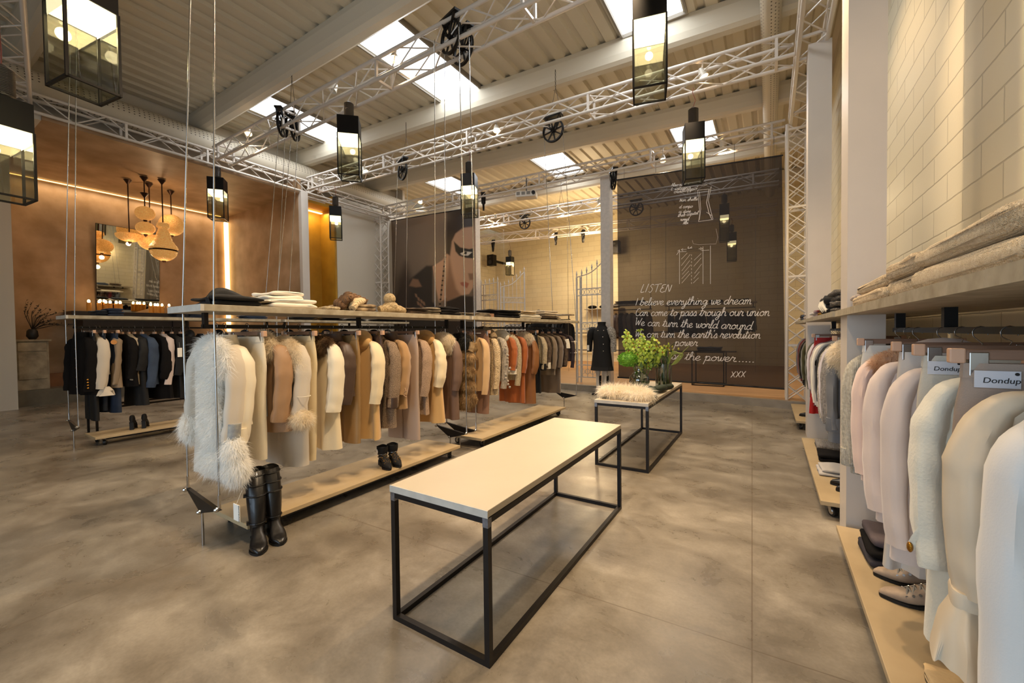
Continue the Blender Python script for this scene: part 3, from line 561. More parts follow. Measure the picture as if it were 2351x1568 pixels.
b_.inputs['Base Color'].default_value = (*lin('#221c1b'), 1); b_.inputs['Roughness'].default_value = .75; b_.inputs['Sheen Weight'].default_value = .2
tr = N.new('ShaderNodeBsdfTransparent'); tr.inputs[0].default_value = (.62, .58, .56, 1); mx = N.new('ShaderNodeMixShader'); mx.inputs[0].default_value = .78
nt.links.new(tr.outputs[0], mx.inputs[1]); nt.links.new(b_.outputs[0], mx.inputs[2]); nt.links.new(mx.outputs[0], N['Material Output'].inputs[0])
tl, trr, bl, br = bannerpt(1417, 413), bannerpt(1795, 357), bannerpt(1420, 866), bannerpt(1803, 893)
t = thing('written_banner', 'large dark sheer cloth banner with white handwriting and column sketches', 'banner', (-1.3, BY, .4))
def wav(u, v): return .018*sin(u*34)*(.4+.6*(1-v))+.012*sin(u*57+1)*(1-v)
def grid(tl, tr_, bl, br_, nx, ny, f, Y, dy=0):
    g = MB(); vs = []
    for j in range(ny+1):
        v = j/ny
        for i in range(nx+1):
            u = i/nx; x = (bl[0]*(1-u)+br_[0]*u)*(1-v)+(tl[0]*(1-u)+tr_[0]*u)*v; z = (bl[1]*(1-u)+br_[1]*u)*(1-v)+(tl[1]*(1-u)+tr_[1]*u)*v; vs.append((x, Y+f(u, v)+dy, z))
    g.add(vs, [(j*(nx+1)+i, j*(nx+1)+i+1, (j+1)*(nx+1)+i+1, (j+1)*(nx+1)+i) for j in range(ny) for i in range(nx)]); return g
grid(tl, trr, bl, br, 120, 20, wav, BY).build('cloth', cloth, t, smooth=True)
DH = mat('dark_hem', '#1c1815', .5); MB().tube((bl[0]-.02, BY, bl[1]), (br[0]+.03, BY, br[1]), .018, 10).build('hem_bar', DH, t); MB().tube((tl[0]-.02, BY, tl[1]), (trr[0]+.02, BY, trr[1]), .014, 10).build('hem_bar', DH, t)
hk = MB()
for u in (.05, .27, .5, .75, .96):
    x = tl[0]*(1-u)+trr[0]*u; z = tl[1]*(1-u)+trr[1]*u; hk.tube((x, BY, z), (x, BY+.02, 5.0), .004, 5)
hk.build('hanging_wire', CHAIN, t)
lines = [('LISTEN', (1470, 671), (1540, 671)), ('I believe everything we dream', (1459, 701), (1724, 698)), ('Can come to pass trough our union', (1458, 725), (1766, 725)), ('We can turn the world around', (1457, 747), (1726, 757)),
         ("We can turn the earth's revolution", (1457, 774), (1745, 777)), ('power', (1548, 794), (1601, 794)), ('use the power......', (1528, 824), (1735, 832)), ('xxx', (1678, 866), (1712, 866))]
ST = []
ST2 = []
for tx, a, b in lines: ST = []; ST2.append(('writing_line', ST)); ST += [(s_, .0062) for s_ in strokes(tx, bannerpt(*a), bannerpt(*b), hgt=(.085 if tx not in ('xxx', 'LISTEN') else .115 if tx == 'xxx' else .10))]
for tx, a, b in (('Also non e', (1541, 428), (1582, 426)), ('L isterna', (1540, 437), (1586, 434)), ('owillappo', (1546, 444), (1600, 436)), ('Non shelle', (1560, 463), (1602, 460)), ('d corpo', (1559, 478), (1590, 477)),
                 ('ci dare', (1558, 489), (1586, 488)), ('theb capitel', (1556, 498), (1603, 492)), ('normal', (1562, 507), (1582, 506)), ('Albi', (1568, 515), (1580, 514)), ('1', (1551, 585), (1558, 585)), ('u', (1577, 571), (1588, 570))):
    ST = []; ST2.append(('sketch_note', ST)); ST += [(s_, .004) for s_ in strokes(tx, bannerpt(*a), bannerpt(*b), hgt=.034 if tx != '1' else .06)]
ST = []; ST2.append(('column_sketch', ST))
def poly(*pp, w=.0035): ST.append(([bannerpt(*p) for p in pp], w))
poly((1560, 575), (1560, 652)); poly((1614, 566), (1614, 652)); poly((1631, 564), (1631, 652)); poly((1560, 578), (1628, 574)); poly((1564, 573), (1610, 571)); poly((1568, 570), (1564, 573), (1568, 576)); poly((1608, 568), (1613, 571), (1608, 574))
for k in range(9): poly((1588, 584+k*8), (1588, 588+k*8), w=.003)
for a, b in (((1564, 595), (1578, 581)), ((1564, 610), (1585, 584)), ((1565, 622), (1584, 598)), ((1566, 630), (1586, 608)), ((1565, 640), (1582, 622)), ((1565, 650), (1585, 628)), ((1594, 598), (1610, 582)), ((1593, 612), (1610, 592)), ((1595, 628), (1611, 606)), ((1593, 640), (1606, 624)), ((1592, 650), (1604, 638))): poly(a, b, w=.0025)
poly((1602, 437), (1605, 470), (1607, 490), (1604, 509), w=.004); poly((1606, 440), (1609, 480), (1606, 505)); poly((1628, 434), (1622, 465), (1628, 490), (1634, 503), w=.005); poly((1633, 428), (1626, 460), (1632, 485), (1637, 503), w=.004); poly((1602, 437), (1630, 434)); poly((1604, 509), (1637, 504)); poly((1600, 430), (1606, 425), (1616, 427), (1624, 423)); poly((1622, 487), (1634, 495))
poly((1590, 552), (1592, 560), (1604, 562), (1644, 560), (1648, 545), (1644, 525), w=.0016)
CHALK = mat('white_chalk_print', '#e9e2da', .7)
for nm_, ST in ST2:
  wr = MB()
  for s_, wd in ST:
      P = [V((x, 0, z)) for x, z in s_]
      for i in range(len(P)):
          u = (P[i].x-bl[0])/(br[0]-bl[0]); v = (P[i].z-bl[1])/(tl[1]-bl[1]); P[i].y = BY+wav(u, v)-.006
      n = len(P); L1, R1 = [], []
      for i in range(n):
          d = P[min(i+1, n-1)]-P[max(i-1, 0)]; nn = V((-d.z, 0, d.x)); nn = nn.normalized()*wd if nn.length > 1e-6 else V((0, 0, wd)); L1.append(P[i]+nn); R1.append(P[i]-nn)
      wr.add(L1+R1, [(i, i+1, n+i+1, n+i) for i in range(n-1)])
  wr.build(nm_, CHALK, t)
# --- portrait banner: a printed picture, painted as a grid of vertex colours
PY = 9.3
def pp_(px, py): p = ony(px, py, PY); return (p.x, p.z)
ptl, ptr, pbl, pbr = pp_(893, 508), pp_(1086, 476), pp_(890, 872), pp_(1086, 878)
nx, ny = 170, 300
bg0, bg1 = lin('#85705c'), lin('#6a5848')
SK, SKD, HAIR, BLACK, LIP, TOP = lin('#b98f70'), lin('#87644b'), lin('#33261f'), lin('#17110e'), lin('#9c5a45'), lin('#2e2620')
polys = [  # coordinates are photo pixels on the print
 (TOP, [(900, 700), (925, 655), (945, 640), (985, 608), (1000, 608), (1000, 690), (1012, 708), (1086, 690), (1086, 900), (893, 900)], 2.2),
 (lin('#46382e'), [(915, 640), (935, 600), (950, 640), (940, 700), (905, 720)], 9),
 (SKD, [(944, 655), (952, 638), (965, 640), (974, 656), (960, 658)], 1.6),
 (SK, [(1000, 610), (1022, 594), (1036, 570), (1042, 540), (1062, 515), (1095, 512), (1095, 640), (1078, 672), (1060, 676), (1040, 680), (1016, 690), (1008, 660)], 1.2),
 (SKD, [(1036, 585), (1042, 620), (1052, 660), (1062, 676), (1036, 688), (1024, 690), (1030, 640)], 3.5),
 (SK, [(1003, 612), (1024, 596), (1026, 640), (1030, 680), (1014, 690), (1008, 660)], 2.2),
 (HAIR, [(1030, 480), (1095, 470), (1095, 518), (1066, 522), (1050, 535), (1042, 552), (1038, 585), (1030, 580)], 1.6),
 (BLACK, [(1046, 552), (1060, 566), (1078, 570), (1095, 566), (1095, 592), (1072, 590), (1058, 585), (1050, 575)], 1.0),
 (lin('#d8c8b4'), [(1060, 580), (1070, 575), (1084, 577), (1076, 585), (1064, 584)], .6), (BLACK, [(1067, 576), (1074, 576), (1073, 582), (1067, 582)], .5),
 (LIP, [(1060, 646), (1070, 644), (1078, 648), (1074, 659), (1062, 652)], .9), (SKD, [(1076, 625), (1086, 625), (1086, 640), (1079, 640)], 1.5),
 (TOP, [(1030, 690), (1050, 682), (1062, 676), (1086, 678), (1086, 760), (1030, 760)], 1.6)]
for k in range(24): polys.append((lin('#8e7458') if k % 2 else lin('#2a201a'), [(1027-k*.55+dx, 586+k*5.4+dy) for dx, dy in ((-2, 0), (2, -1), (2.5, 3.6), (-1.5, 4.4))], .5))
for k, (ax, ay) in enumerate(((957, 672), (963, 680), (970, 685), (976, 690), (968, 694), (974, 700), (962, 690))): polys.append((SKD, [(ax, ay), (ax+5, ay+2), (ax+7, ay+10), (ax+2, ay+8)], .8))
def sdist(x, y, P):
    ins = False; dm = 1e9; n = len(P)
    for i in range(n):
        x0, y0 = P[i]; x1, y1 = P[(i+1) % n]
        if (y0 > y) != (y1 > y) and x < (x1-x0)*(y-y0)/(y1-y0)+x0: ins = not ins
        dx, dy = x1-x0, y1-y0; u = max(0, min(1, ((x-x0)*dx+(y-y0)*dy)/(dx*dx+dy*dy))); e = (x-x0-u*dx)**2+(y-y0-u*dy)**2
        if e < dm: dm = e
    return sqrt(dm)*(1 if ins else -1)
boxes = [(c, P, s_, min(p[0] for p in P)-s_*3, max(p[0] for p in P)+s_*3, min(p[1] for p in P)-s_*3, max(p[1] for p in P)+s_*3) for c, P, s_ in polys]
cols = []
for j in range(ny+1):
    v = j/ny
    for i in range(nx+1):
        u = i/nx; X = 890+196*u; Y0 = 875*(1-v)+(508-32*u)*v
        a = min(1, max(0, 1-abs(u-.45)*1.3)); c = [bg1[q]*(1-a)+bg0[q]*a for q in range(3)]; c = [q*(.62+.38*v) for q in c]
        for pc, P, s_, xa, xb, ya, yb in boxes:
            if xa < X < xb and ya < Y0 < yb:
                f = max(0, min(1, .5+sdist(X, Y0, P)/(3*s_))); f = f*f*(3-2*f); c = [c[q]*(1-f)+pc[q]*f for q in range(3)]
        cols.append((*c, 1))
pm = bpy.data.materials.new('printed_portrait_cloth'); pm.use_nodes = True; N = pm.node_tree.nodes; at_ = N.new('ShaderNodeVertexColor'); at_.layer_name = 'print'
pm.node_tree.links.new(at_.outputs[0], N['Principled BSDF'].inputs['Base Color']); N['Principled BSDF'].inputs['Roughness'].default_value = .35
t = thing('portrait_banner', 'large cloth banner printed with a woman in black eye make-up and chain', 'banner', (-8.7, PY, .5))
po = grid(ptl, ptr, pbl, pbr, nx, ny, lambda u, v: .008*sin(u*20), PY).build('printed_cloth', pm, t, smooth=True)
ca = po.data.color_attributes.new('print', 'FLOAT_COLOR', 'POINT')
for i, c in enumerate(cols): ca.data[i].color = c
MB().tube((ptl[0], PY, ptl[1]), (ptr[0], PY, ptr[1]), .014, 8).build('hem_bar', DH, t); MB().tube((pbl[0], PY, pbl[1]), (pbr[0], PY, pbr[1]), .014, 8).build('hem_bar', DH, t)
hk = MB()
for u in (.05, .5, .95): hk.tube((ptl[0]*(1-u)+ptr[0]*u, PY, ptl[1]*(1-u)+ptr[1]*u), (ptl[0]*(1-u)+ptr[0]*u, PY-.02, 5.0), .004, 5)
hk.build('hanging_wire', CHAIN, t)
# ================================================================== TABLES, RACKS, TROLLEYS
STEEL = mat('dark_steel_tube', '#2b2725', .45, metal=.6, var=.3, scale=9); TOPM = mat('cream_table_top', '#b9ad98', .38, var=.05, scale=4, bump=.05, bscale=25)
EDGE = mat('pale_resin_edge', '#c9c2b6', .45, var=.15, scale=20); SHELFM = mat('grey_board_edge', '#b3a892', .55, hex2='#94876f', scale=12, bump=.1, bscale=40)
CHROME = mat('bright_steel', '#b9b6b2', .22, metal=1); RUB = mat('black_rubber', '#15120f', .5)
def table(label, x0, y0, x1, y1, h):
    t = thing('display_table', label, 'table', ((x0+x1)/2, (y0+y1)/2, 0)); w = .026
    b = MB().box((x0, y0, h-.032), (x1, y1, h)); b.build('table_top', TOPM, t, bevel=.003)
    e = .004
    MB().box((x0-e+.002, y0-e, h-.033), (x1+e-.002, y0+.001, h-.001)).build('front_edge', EDGE, t)
    for x, y in ((x0, y0), (x1-w, y0), (x0, y1-w), (x1-w, y1-w)): MB().box((x, y, .0), (x+w, y+w, h-.034)).build('leg', STEEL, t)
    for z in (.0, h-.034-w):
        for y in (y0, y1-w): MB().box((x0+w, y, z), (x1-w, y+w, z+w)).build('rail', STEEL, t)
        for x in (x0, x1-w): MB().box((x, y0+w, z), (x+w, y1-w, z+w)).build('rail', STEEL, t)
    for x, y in ((x0, y0), (x1-w, y0)): MB().box((x-.001, y-.001, h-.075), (x+w+.001, y+w, h-.036)).build('weld_plate', mat('scratched_steel', '#8b8b90', .35, metal=.7, var=.4, scale=60), t)
    return t
table('large empty cream topped table with black steel frame in the foreground', -1.565, 1.37, -.985, 3.18, .666)
table('smaller steel framed table carrying the flowers and fur collar', -1.55, 4.10, -1.00, 5.95, .69)
def caster(x, y, z, par, rot=0, big=1):
    r = .036*big; c = MB(); M = Matrix.Translation((x, y, 0)) @ Matrix.Rotation(rot, 4, 'Z')
    c.box((-.03, -.03, z-.006), (.03, .03, z)).bar((-.0, -.018, z), (-.02, -.018, r), .004, .03).bar((0, .018, z), (-.02, .018, r), .004, .03); o = c.xf(M).build('caster', CHROME, par)
    MB().path([(-.02, -.013, r), (-.02, .013, r)], r, 18).xf(M).build('wheel', RUB, o); MB().path([(-.02, -.015, r), (-.02, .015, r)], r*.62, 14).xf(M).build('hub', CHROME, o)
DECK = mat('trolley_board', '#b8a27e', .5, hex2='#a8926e', scale=3)
def trolley(label, x0, y0, x1, y1, z=.13):
    t = thing('rolling_platform', label, 'low platform', ((x0+x1)/2, (y0+y1)/2, 0), 'low wheeled display platforms')
    MB().box((x0, y0, z-.032), (x1, y1, z)).build('deck', DECK, t, bevel=.003)
    MB().box((x0+.03, y0+.12, z-.055), (x1-.03, y1-.12, z-.033)).build('underframe', RUB, t)
    for x in (x0+.07, x1-.07):
        for y in (y0+.10, y1-.1): caster(x, y, z-.032, t, rot=random.uniform(-.6, .6)+(1.57 if x > -1 else 0))
trolley('low wheeled platform below the fur coats, with boots on it', -3.50, 1.37, -2.97, 3.62)
trolley('low wheeled platform below the brown jackets at the end of the middle rack', -3.43, 3.97, -2.92, 6.36)
trolley('low wheeled platform below the black clothes, with black heels on it', -7.73, 1.60, -7.27, 3.90)
trolley('low wheeled platform at the far part of the black clothes rack', -7.73, 4.15, -7.27, 6.5)
trolley('low wheeled platform below the pale coats in the right foreground', .37, -.9, .90, 3.34)
trolley('low wheeled platform along the right wall just past the column', .325, 3.76, .86, 5.85)
trolley('farthest low wheeled platform along the right wall, by the mast', .32, 6.9, .86, 8.45)
RAILM = mat('black_rail', '#171412', .35, metal=.4)
def hung_rack(label, x0, x1, segs, zt, zr, cab_to, cable_tops=(), rods=(), group=None, lean=0):
    """suspended shelf boards over a hanging rail, carried by steel cables and rods"""
    t = thing('hanging_shelf_rack', label, 'clothes rack', ((x0+x1)/2, segs[0][0], 0)); xm = (x0+x1)/2
    for a, b in segs:
        MB().box((x0, a+.02, zt-.042), (x1, b, zt)).build('shelf_board', SHELFM, t, bevel=.002); MB().box((x0, a, zt-.042), (x1, a+.02, zt)).build('end_plate', EDGE, t)
        r = MB().box((xm-.012, a+.1, zr-.02), (xm+.012, b-.1, zr+.005)); r.build('hanging_rail', RAILM, t)
        for yy in (a+.12, (a+b)/2, b-.12): MB().box((xm-.02, yy-.012, zr-.02), (xm+.02, yy+.012, zt-.042)).build('bracket', STEEL, t)
    for (yb, zb, top0, top1) in rods:
        # triangular plate, two cables going up, one rod going down
        pl = MB().add([(x0+.01, yb-.012, zb+.10), (x1-.01, yb-.012, zb+.04), (xm-.02, yb-.012, zb-.03), (x0+.01, yb+.012, zb+.10), (x1-.01, yb+.012, zb+.04), (xm-.02, yb+.012, zb-.03)], [(0, 1, 2), (5, 4, 3), (0, 3, 4, 1), (1, 4, 5, 2), (2, 5, 3, 0)])
        pl.build('steel_plate', STEEL, t)
        MB().tube((xm-.02, yb, zb-.03), (xm-.02, yb, 0), .008, 10).build('floor_rod', CHROME, t, smooth=True)
        for x, z in ((x0+.02, zb+.09), (x1-.02, zb+.05), (xm-.02, zb-.02)): MB().ell((x, yb-.015, z), (.016, .02, .016), 10, 6).tube((x, yb, z), (x, yb, z+.09), .009, 8).build('turnbuckle', CHROME, t)
        for x, z, tp in ((x0+.02, zb+.09, top0), (x1-.02, zb+.05, top1)):
            MB().path([(x, yb, z), (x, yb, zt+.02)], .0065, 8).build('steel_cable', CHROME, t, smooth=True)
            MB().path([(x, yb, zt+.02), tp], .005, 8).build('steel_cable', CHROME, t, smooth=True)
    return t
def top(px, py, Y): p = ony(px, py, Y); return tuple(p)
def ext(p, q, z): p, q = V(p), V(q); return tuple(p+(q-p)*((z-p.z)/(q.z-p.z)))
zb = .25
cA0 = ext((-3.43, 1.21, 1.6), ony(437, 0, 1.21), 4.9); cA1 = ext((-2.97, 1.21, 1.6), ony(492, 0, 1.21), 4.9)
w0, w1, w2, w3 = [V(p[0]) for p in PW[:4]]
RA = hung_rack('middle clothes rack hung on steel cables, with fur coats and beige jackets', -3.45, -2.95, ((1.13, 3.80), (3.85, 7.05)), 1.60, 1.475, None,
    rods=((1.21, zb, cA0, cA1), (3.74, .19, (w0.x-.2, 3.95, w0.z), (w0.x+.19, 3.95, w0.z)), (3.92, .19, (w1.x-.2, 4.15, w1.z), (w1.x+.2, 4.15, w1.z)), (6.95, .2, tuple(PW[4][0]-V((.18, 0, 0))), tuple(PW[4][0]+V((.18, 0, 0))))))
cB = [ext((x, 1.45, 1.68), ony(px, 250, 1.45), 4.9) for x, px in ((-7.68, 158), (-7.25, 174))]
RB = hung_rack('left clothes rack hung on steel cables, full of black clothes and jeans', -7.68, -7.22, ((1.37, 3.96), (4.03, 6.98)), 1.68, 1.54, None,
    rods=((1.45, .25, cB[0], cB[1]), (3.9, .2, tuple(PW[2][0]-V((.1, 0, 0))), tuple(PW[2][0]+V((.1, 0, 0)))), (4.1, .2, tuple(PW[3][0]-V((.1, 0, 0))), tuple(PW[3][0]+V((.1, 0, 0)))), (6.9, .2, tuple(PW[5][0]-V((.15, 0, 0))), tuple(PW[5][0]+V((.15, 0, 0))))))
# low steel frame table standing behind the left rack
t = thing('steel_frame_bench', 'long low black steel frame standing behind the left clothes rack', 'frame', (-8.0, 3.5, 0))
for x in (-8.25, -7.85):
    for z in (.01, .42): MB().bar((x, 1.75, z), (x, 6.6, z), .025).build('rail', STEEL, t)
    for y in (1.75, 6.6): MB().bar((x, y, 0), (x, y, .43), .025).build('leg', STEEL, t)
# wall rack on the right: notched board round the column
t = thing('wall_shelf_rack', 'near shelf and black hanging rail along the right wall above the pale coats', 'clothes rack', (.65, 1.2, 1.4), None)
zt, zu = 1.525, 1.485
n = MB(); n.prism([(.40, -1.6), (.965, -1.6), (.965, 3.80), (.63, 3.80), (.63, 3.41), (.43, 3.41), (.43, 3.80), (.40, 3.80)][::1], zu, zt)
n = MB(); n.box((.40, -1.6, zu), (.965, 3.41, zt)); n.box((.63, 3.41, zu), (.965, 3.72, zt)); n.box((.40, 3.41, zu), (.427, 3.72, zt))
n.build('shelf_board', SHELFM, t)
MB().box((.640, -1.4, 1.375), (.664, 3.36, 1.40)).build('hanging_rail', RAILM, t)
for y in (-.2, 2.47, 3.25): MB().box((.63, y-.018, 1.40), (.672, y+.018, zu)).build('bracket', RAILM, t)
for k, (a, b, lb) in enumerate(((3.77, 6.45, 'middle shelf and hanging rail on the right wall between the columns'), (6.82, 8.70, 'far shelf and hanging rail on the right wall beside the mast'))):
    t = thing('wall_shelf_rack', lb, 'clothes rack', (.65, a, 1.4))
    MB().box((.39, a, zu), (.965, b, zt)).build('shelf_board', SHELFM, t, bevel=.002)
    MB().box((.640, a+.1, 1.375), (.664, b-.1, 1.40)).build('hanging_rail', RAILM, t)
    for y in (a+.35, (a+b)/2+.3, b-.3): MB().box((.63, y-.018, 1.40), (.672, y+.018, zu)).build('bracket', RAILM, t)
# ================================================================== GARMENTS
rg = random.Random(11)
WOOD = mat('hanger_wood', '#8f6d56', .45, hex2='#7a5a44', scale=6, stretch=(1, 8, 8)); WOODT = mat('hanger_wood_tip', '#c9a184', .45); HOOK = mat('hanger_hook', '#8a8580', .25, metal=1)
def hook(par, z0, big=1):
    p = [(0, 0, z0)]+[(0, 0, z0+.035)]; r = .019
    pts = [V((.0, 0, z0)), V((.005, 0, z0+(.012 if z0 > -.06 else .03))), V((-.018, 0, -.018))]+[V((-.0-.02*cos(a), 0, -.004+.020*sin(a))) for a in [pi*i/6 for i in range(0, 8)]]
    MB().path(pts, .0022*big, 6).build('hook', HOOK, par, smooth=True, world=False)
def hanger(short, X, Y, Z, rot, clip=False, w=.2, kids=True):
    t = thing('clothes_hanger', 'wooden %shanger holding the %s' % ('clip ' if clip else '', short), 'hanger', (X, Y, Z), 'wooden hangers on the rails', rot)
    hook(t, -.045 if clip else -.075)
    if clip:
        MB().box((-w, -.008, -.072), (w, .008, -.045)).build('bar', WOOD, t, world=False, bevel=.002)
        for s_ in (-1, 1):
            MB().box((s_*w*.82-.018, -.014, -.118), (s_*w*.82+.018, .014, -.052)).build('clip', CHROME, t, world=False, bevel=.002)
            MB().box((s_*w-.016, -.014, -.082), (s_*w+.016, .014, -.042)).build('tip', WOODT, t, world=False, bevel=.004)
    else:
        b = MB(); R = []
        for u in [-1+2*i/12 for i in range(13)]:
            z = -.098-.095*abs(u)**1.3; h = .012+.012*(1-abs(u)); R.append([V((u*w*.82, -.012, z-h)), V((u*w*.82, .012, z-h)), V((u*w*.82, .012, z+h*.6)), V((u*w*.82, -.012, z+h*.6))])
        b.loft(R).build('arms', WOOD, t, world=False)
        MB().box((-.025, -.013, -.11), (.025, .013, -.066)).build('neck_block', WOODT, t, world=False, bevel=.005)
    return t
def sheet(zs, n=32, e=.6, fold=0, fk=26, ph=0, lean=0):
    """rings of a hanging garment: (z, half width, half thickness, x shift, fold amount)"""
    R = []
    for z, hw, ht, cx, fa in zs:
        r = []
        for j in range(n):
            a = 2*pi*j/n; c, s = cos(a), sin(a); x = cx+hw*math.copysign(abs(c)**e, c); y = ht*math.copysign(abs(s)**e, s)
            y += fold*fa*(sin(x*fk+ph)+.5*sin(x*fk*1.9+ph*2+z*3))+lean*z
            r.append(V((x, y, z)))
        R.append(r)
    return R
def sleeve_mesh(P, rr, ph, n=20):
    b = MB(); R = []; k = len(P)
    for i, p in enumerate(P):
        d = (P[min(i+1, k-1)]-P[max(i-1, 0)]).normalized(); a_ = d.cross(V((0, 1, 0))).normalized(); c_ = a_.cross(d).normalized(); u = i/(k-1); r = []
        for j in range(n):
            t_ = 2*pi*j/n; q = rr[i]*(1+.08*(.3+u)*sin(3*t_+ph+2.2*u)+.055*sin(6*t_-ph+5*u)*(.3+u)+.10*noise.noise(V((cos(t_)*1.6+ph, sin(t_)*1.6, i*.35)))+.05*noise.noise(V((cos(t_)*3+ph, sin(t_)*3, i*1.1))))
            r.append(p+a_*cos(t_)*q*.66+c_*sin(t_)*q*1.15)
        R.append(r)
    e = V(P[-1]); q = R[-1]; R += [[p+(e-p)*.12+V((0, 0, -.001)) for p in q], [p+(e-p)*.25+V((0, 0, .03)) for p in q]]
    return b.loft(R)
def coat(name, short, X, Y, ZR, rot, L, m, sl=.62, hem=.22, sh=.205, th=.04, fold=.02, sleeve_m=None, mirror=1, flare=0, sleeve_r=.056, cuff=None, collar=None, hood=None, belt=None, lean=0, cat='coat', label='', group=None, slim=False, drop=0, puff=0, seam=False, kids=True, short_len=None):
    """coat / jacket / jumper on a hanger. Z in metres below the rail"""
    t = thing(name, label, cat, (X, Y, ZR), group, rot); ph = rg.uniform(0, 6)
    n0 = -.095; zs = [(n0, .055, .028, 0, 0), (n0-.02, .075, .034, 0, 0), (n0-.04, .13, .036, 0, 0), (n0-.062, .18, .038, 0, 0), (n0-.09, sh, .04, 0, .1), (n0-.16, sh*.99, th, 0, .25)]
    k = 9
    for i in range(1, k+1):
        u = i/k; zs.append((n0-.16-(L+n0-.16)*u, sh*.99+(hem-sh)*u+flare*u*u, th*(1+.25*u), 0, .3+.9*u))
    b = MB(); b.loft(sheet(zs, fold=fold, ph=ph, lean=lean)); b.build('body', m, t, smooth=True, world=False)
    for s_ in (-1, 1):
        p = [(s_*(sh-.085), 0, n0-.052), (s_*(sh-.028), -.002, n0-.088), (s_*(sh+.012), -.006, n0-.19), (s_*(sh+.02+puff*.3), -.016, n0-sl*.52), (s_*(sh+.018+puff*.5), -.034, n0-sl*.8), (s_*(sh+.008), -.05, n0-sl)]
        r = [.024, .047, sleeve_r*.97, sleeve_r*.97+puff*.6, sleeve_r*.90+puff, sleeve_r*.82]
        P = catmull(p, 5); rr = []
        for i in range(len(P)):
            u = i/5; a = int(min(u, 4)); rr.append(r[a]+(r[a+1]-r[a])*(u-a)+.0022*sin(i*1.3+ph)*min(1, u))
        so = sleeve_mesh(P, rr, ph+s_).build('sleeve', sleeve_m or m, t, smooth=True, world=False)
        if seam: q_ = P[3]; MB().path([q_+V((0, (sleeve_r*1.13)*cos(a), (sleeve_r*1.13)*sin(a))) for a in [2*pi*i/20 for i in range(21)]], .0022, 5, cap=False).build('armhole_seam', m, t, smooth=True, world=False)
        if cuff: e = P[-1]; MB().path([e+V((0, 0, .09)), e+V((0, 0, .0)), e+V((0, 0, -.012))], [r[-1]+.006, r[-1]+.007, r[-1]+.003], 14, ry=.85).build('cuff', cuff, so, smooth=True, world=False)
    if collar: # folded cloth collar standing round the neck
        c = MB(); R = []
        for i in range(13):
            a = -pi*.95+1.9*pi*i/12+pi/2; rx, ry = .085, .05
            R.append([V((rx*cos(a), -ry*sin(a)*1-.0, n0-.03)), V((rx*1.12*cos(a), -ry*1.2*sin(a), n0+.03)), V((rx*1.35*cos(a), -ry*1.5*sin(a), n0-.045))])
        c.loft(R, False, closed=False); o = c.build('collar', collar, t, smooth=True, world=False); so_ = o.modifiers.new('thick', 'SOLIDIFY'); so_.thickness = .008
    if hood:
        h = MB(); h.ell((0, .0, n0-.02), (.135, .055, .085), 18, 9).ell((.05, -.03, n0-.05), (.10, .05, .07), 14, 8); h.build('hood', hood, t, smooth=True, world=False)
    if belt: MB().path([(sh*cos(a)*1.04, (th+.018)*sin(a), -L*.48) for a in [2*pi*i/24 for i in range(25)]], .013, 6, cap=False).build('belt', belt, t, world=False)
    if kids: hanger(short, X, Y, ZR, rot)
    return t
def fur(par, blobs, m, dens=9000, ln=.06, droop=.5, name='fur', w=.0028, seed=1, curl=.4, down=None):
    """fur made of thousands of fine strands rooted on ellipsoids ((centre),(radii))"""
    r_ = random.Random(seed); vs = []; fs = []; b = MB()
    areas = [((rx*ry)**1.6/3+(rx*rz)**1.6/3+(ry*rz)**1.6/3)**(1/1.6) for c, (rx, ry, rz) in blobs]; tot = sum(areas)
    for (c, (rx, ry, rz)), ar in zip(blobs, areas):
        c = V(c); b.ell(c, (rx*.93, ry*.93, rz*.93), 14, 9)
        for i in range(int(dens*ar)):
            z = r_.uniform(-1, 1); a = r_.uniform(0, 2*pi); q = sqrt(1-z*z); n = V((q*cos(a)/rx, q*sin(a)/ry, z/rz)).normalized(); p = c+V((q*cos(a)*rx, q*sin(a)*ry, z*rz))*.95
            l_ = ln*r_.uniform(.5, 1.25); cl = V((r_.gauss(0, 1), r_.gauss(0, 1), r_.gauss(0, 1)))*curl*l_*.35
            d1 = (n+V((0, 0, -droop*.5))).normalized(); d2 = (n*.5+V((0, 0, -droop*1.3))).normalized()
            p1 = p+d1*l_*.45+cl*.5; p2 = p1+d2*l_*.55+cl; s_ = n.cross(V((r_.gauss(0, 1), r_.gauss(0, 1), r_.gauss(0, 1)))).normalized()*w
            o = len(vs); vs += [p-s_, p+s_, p1+s_*.8, p1-s_*.8, p2]; fs += [(o, o+1, o+2, o+3), (o+3, o+2, o+4)]
    b.add(vs, fs); return b.build(name, m, par, smooth=False, world=False)
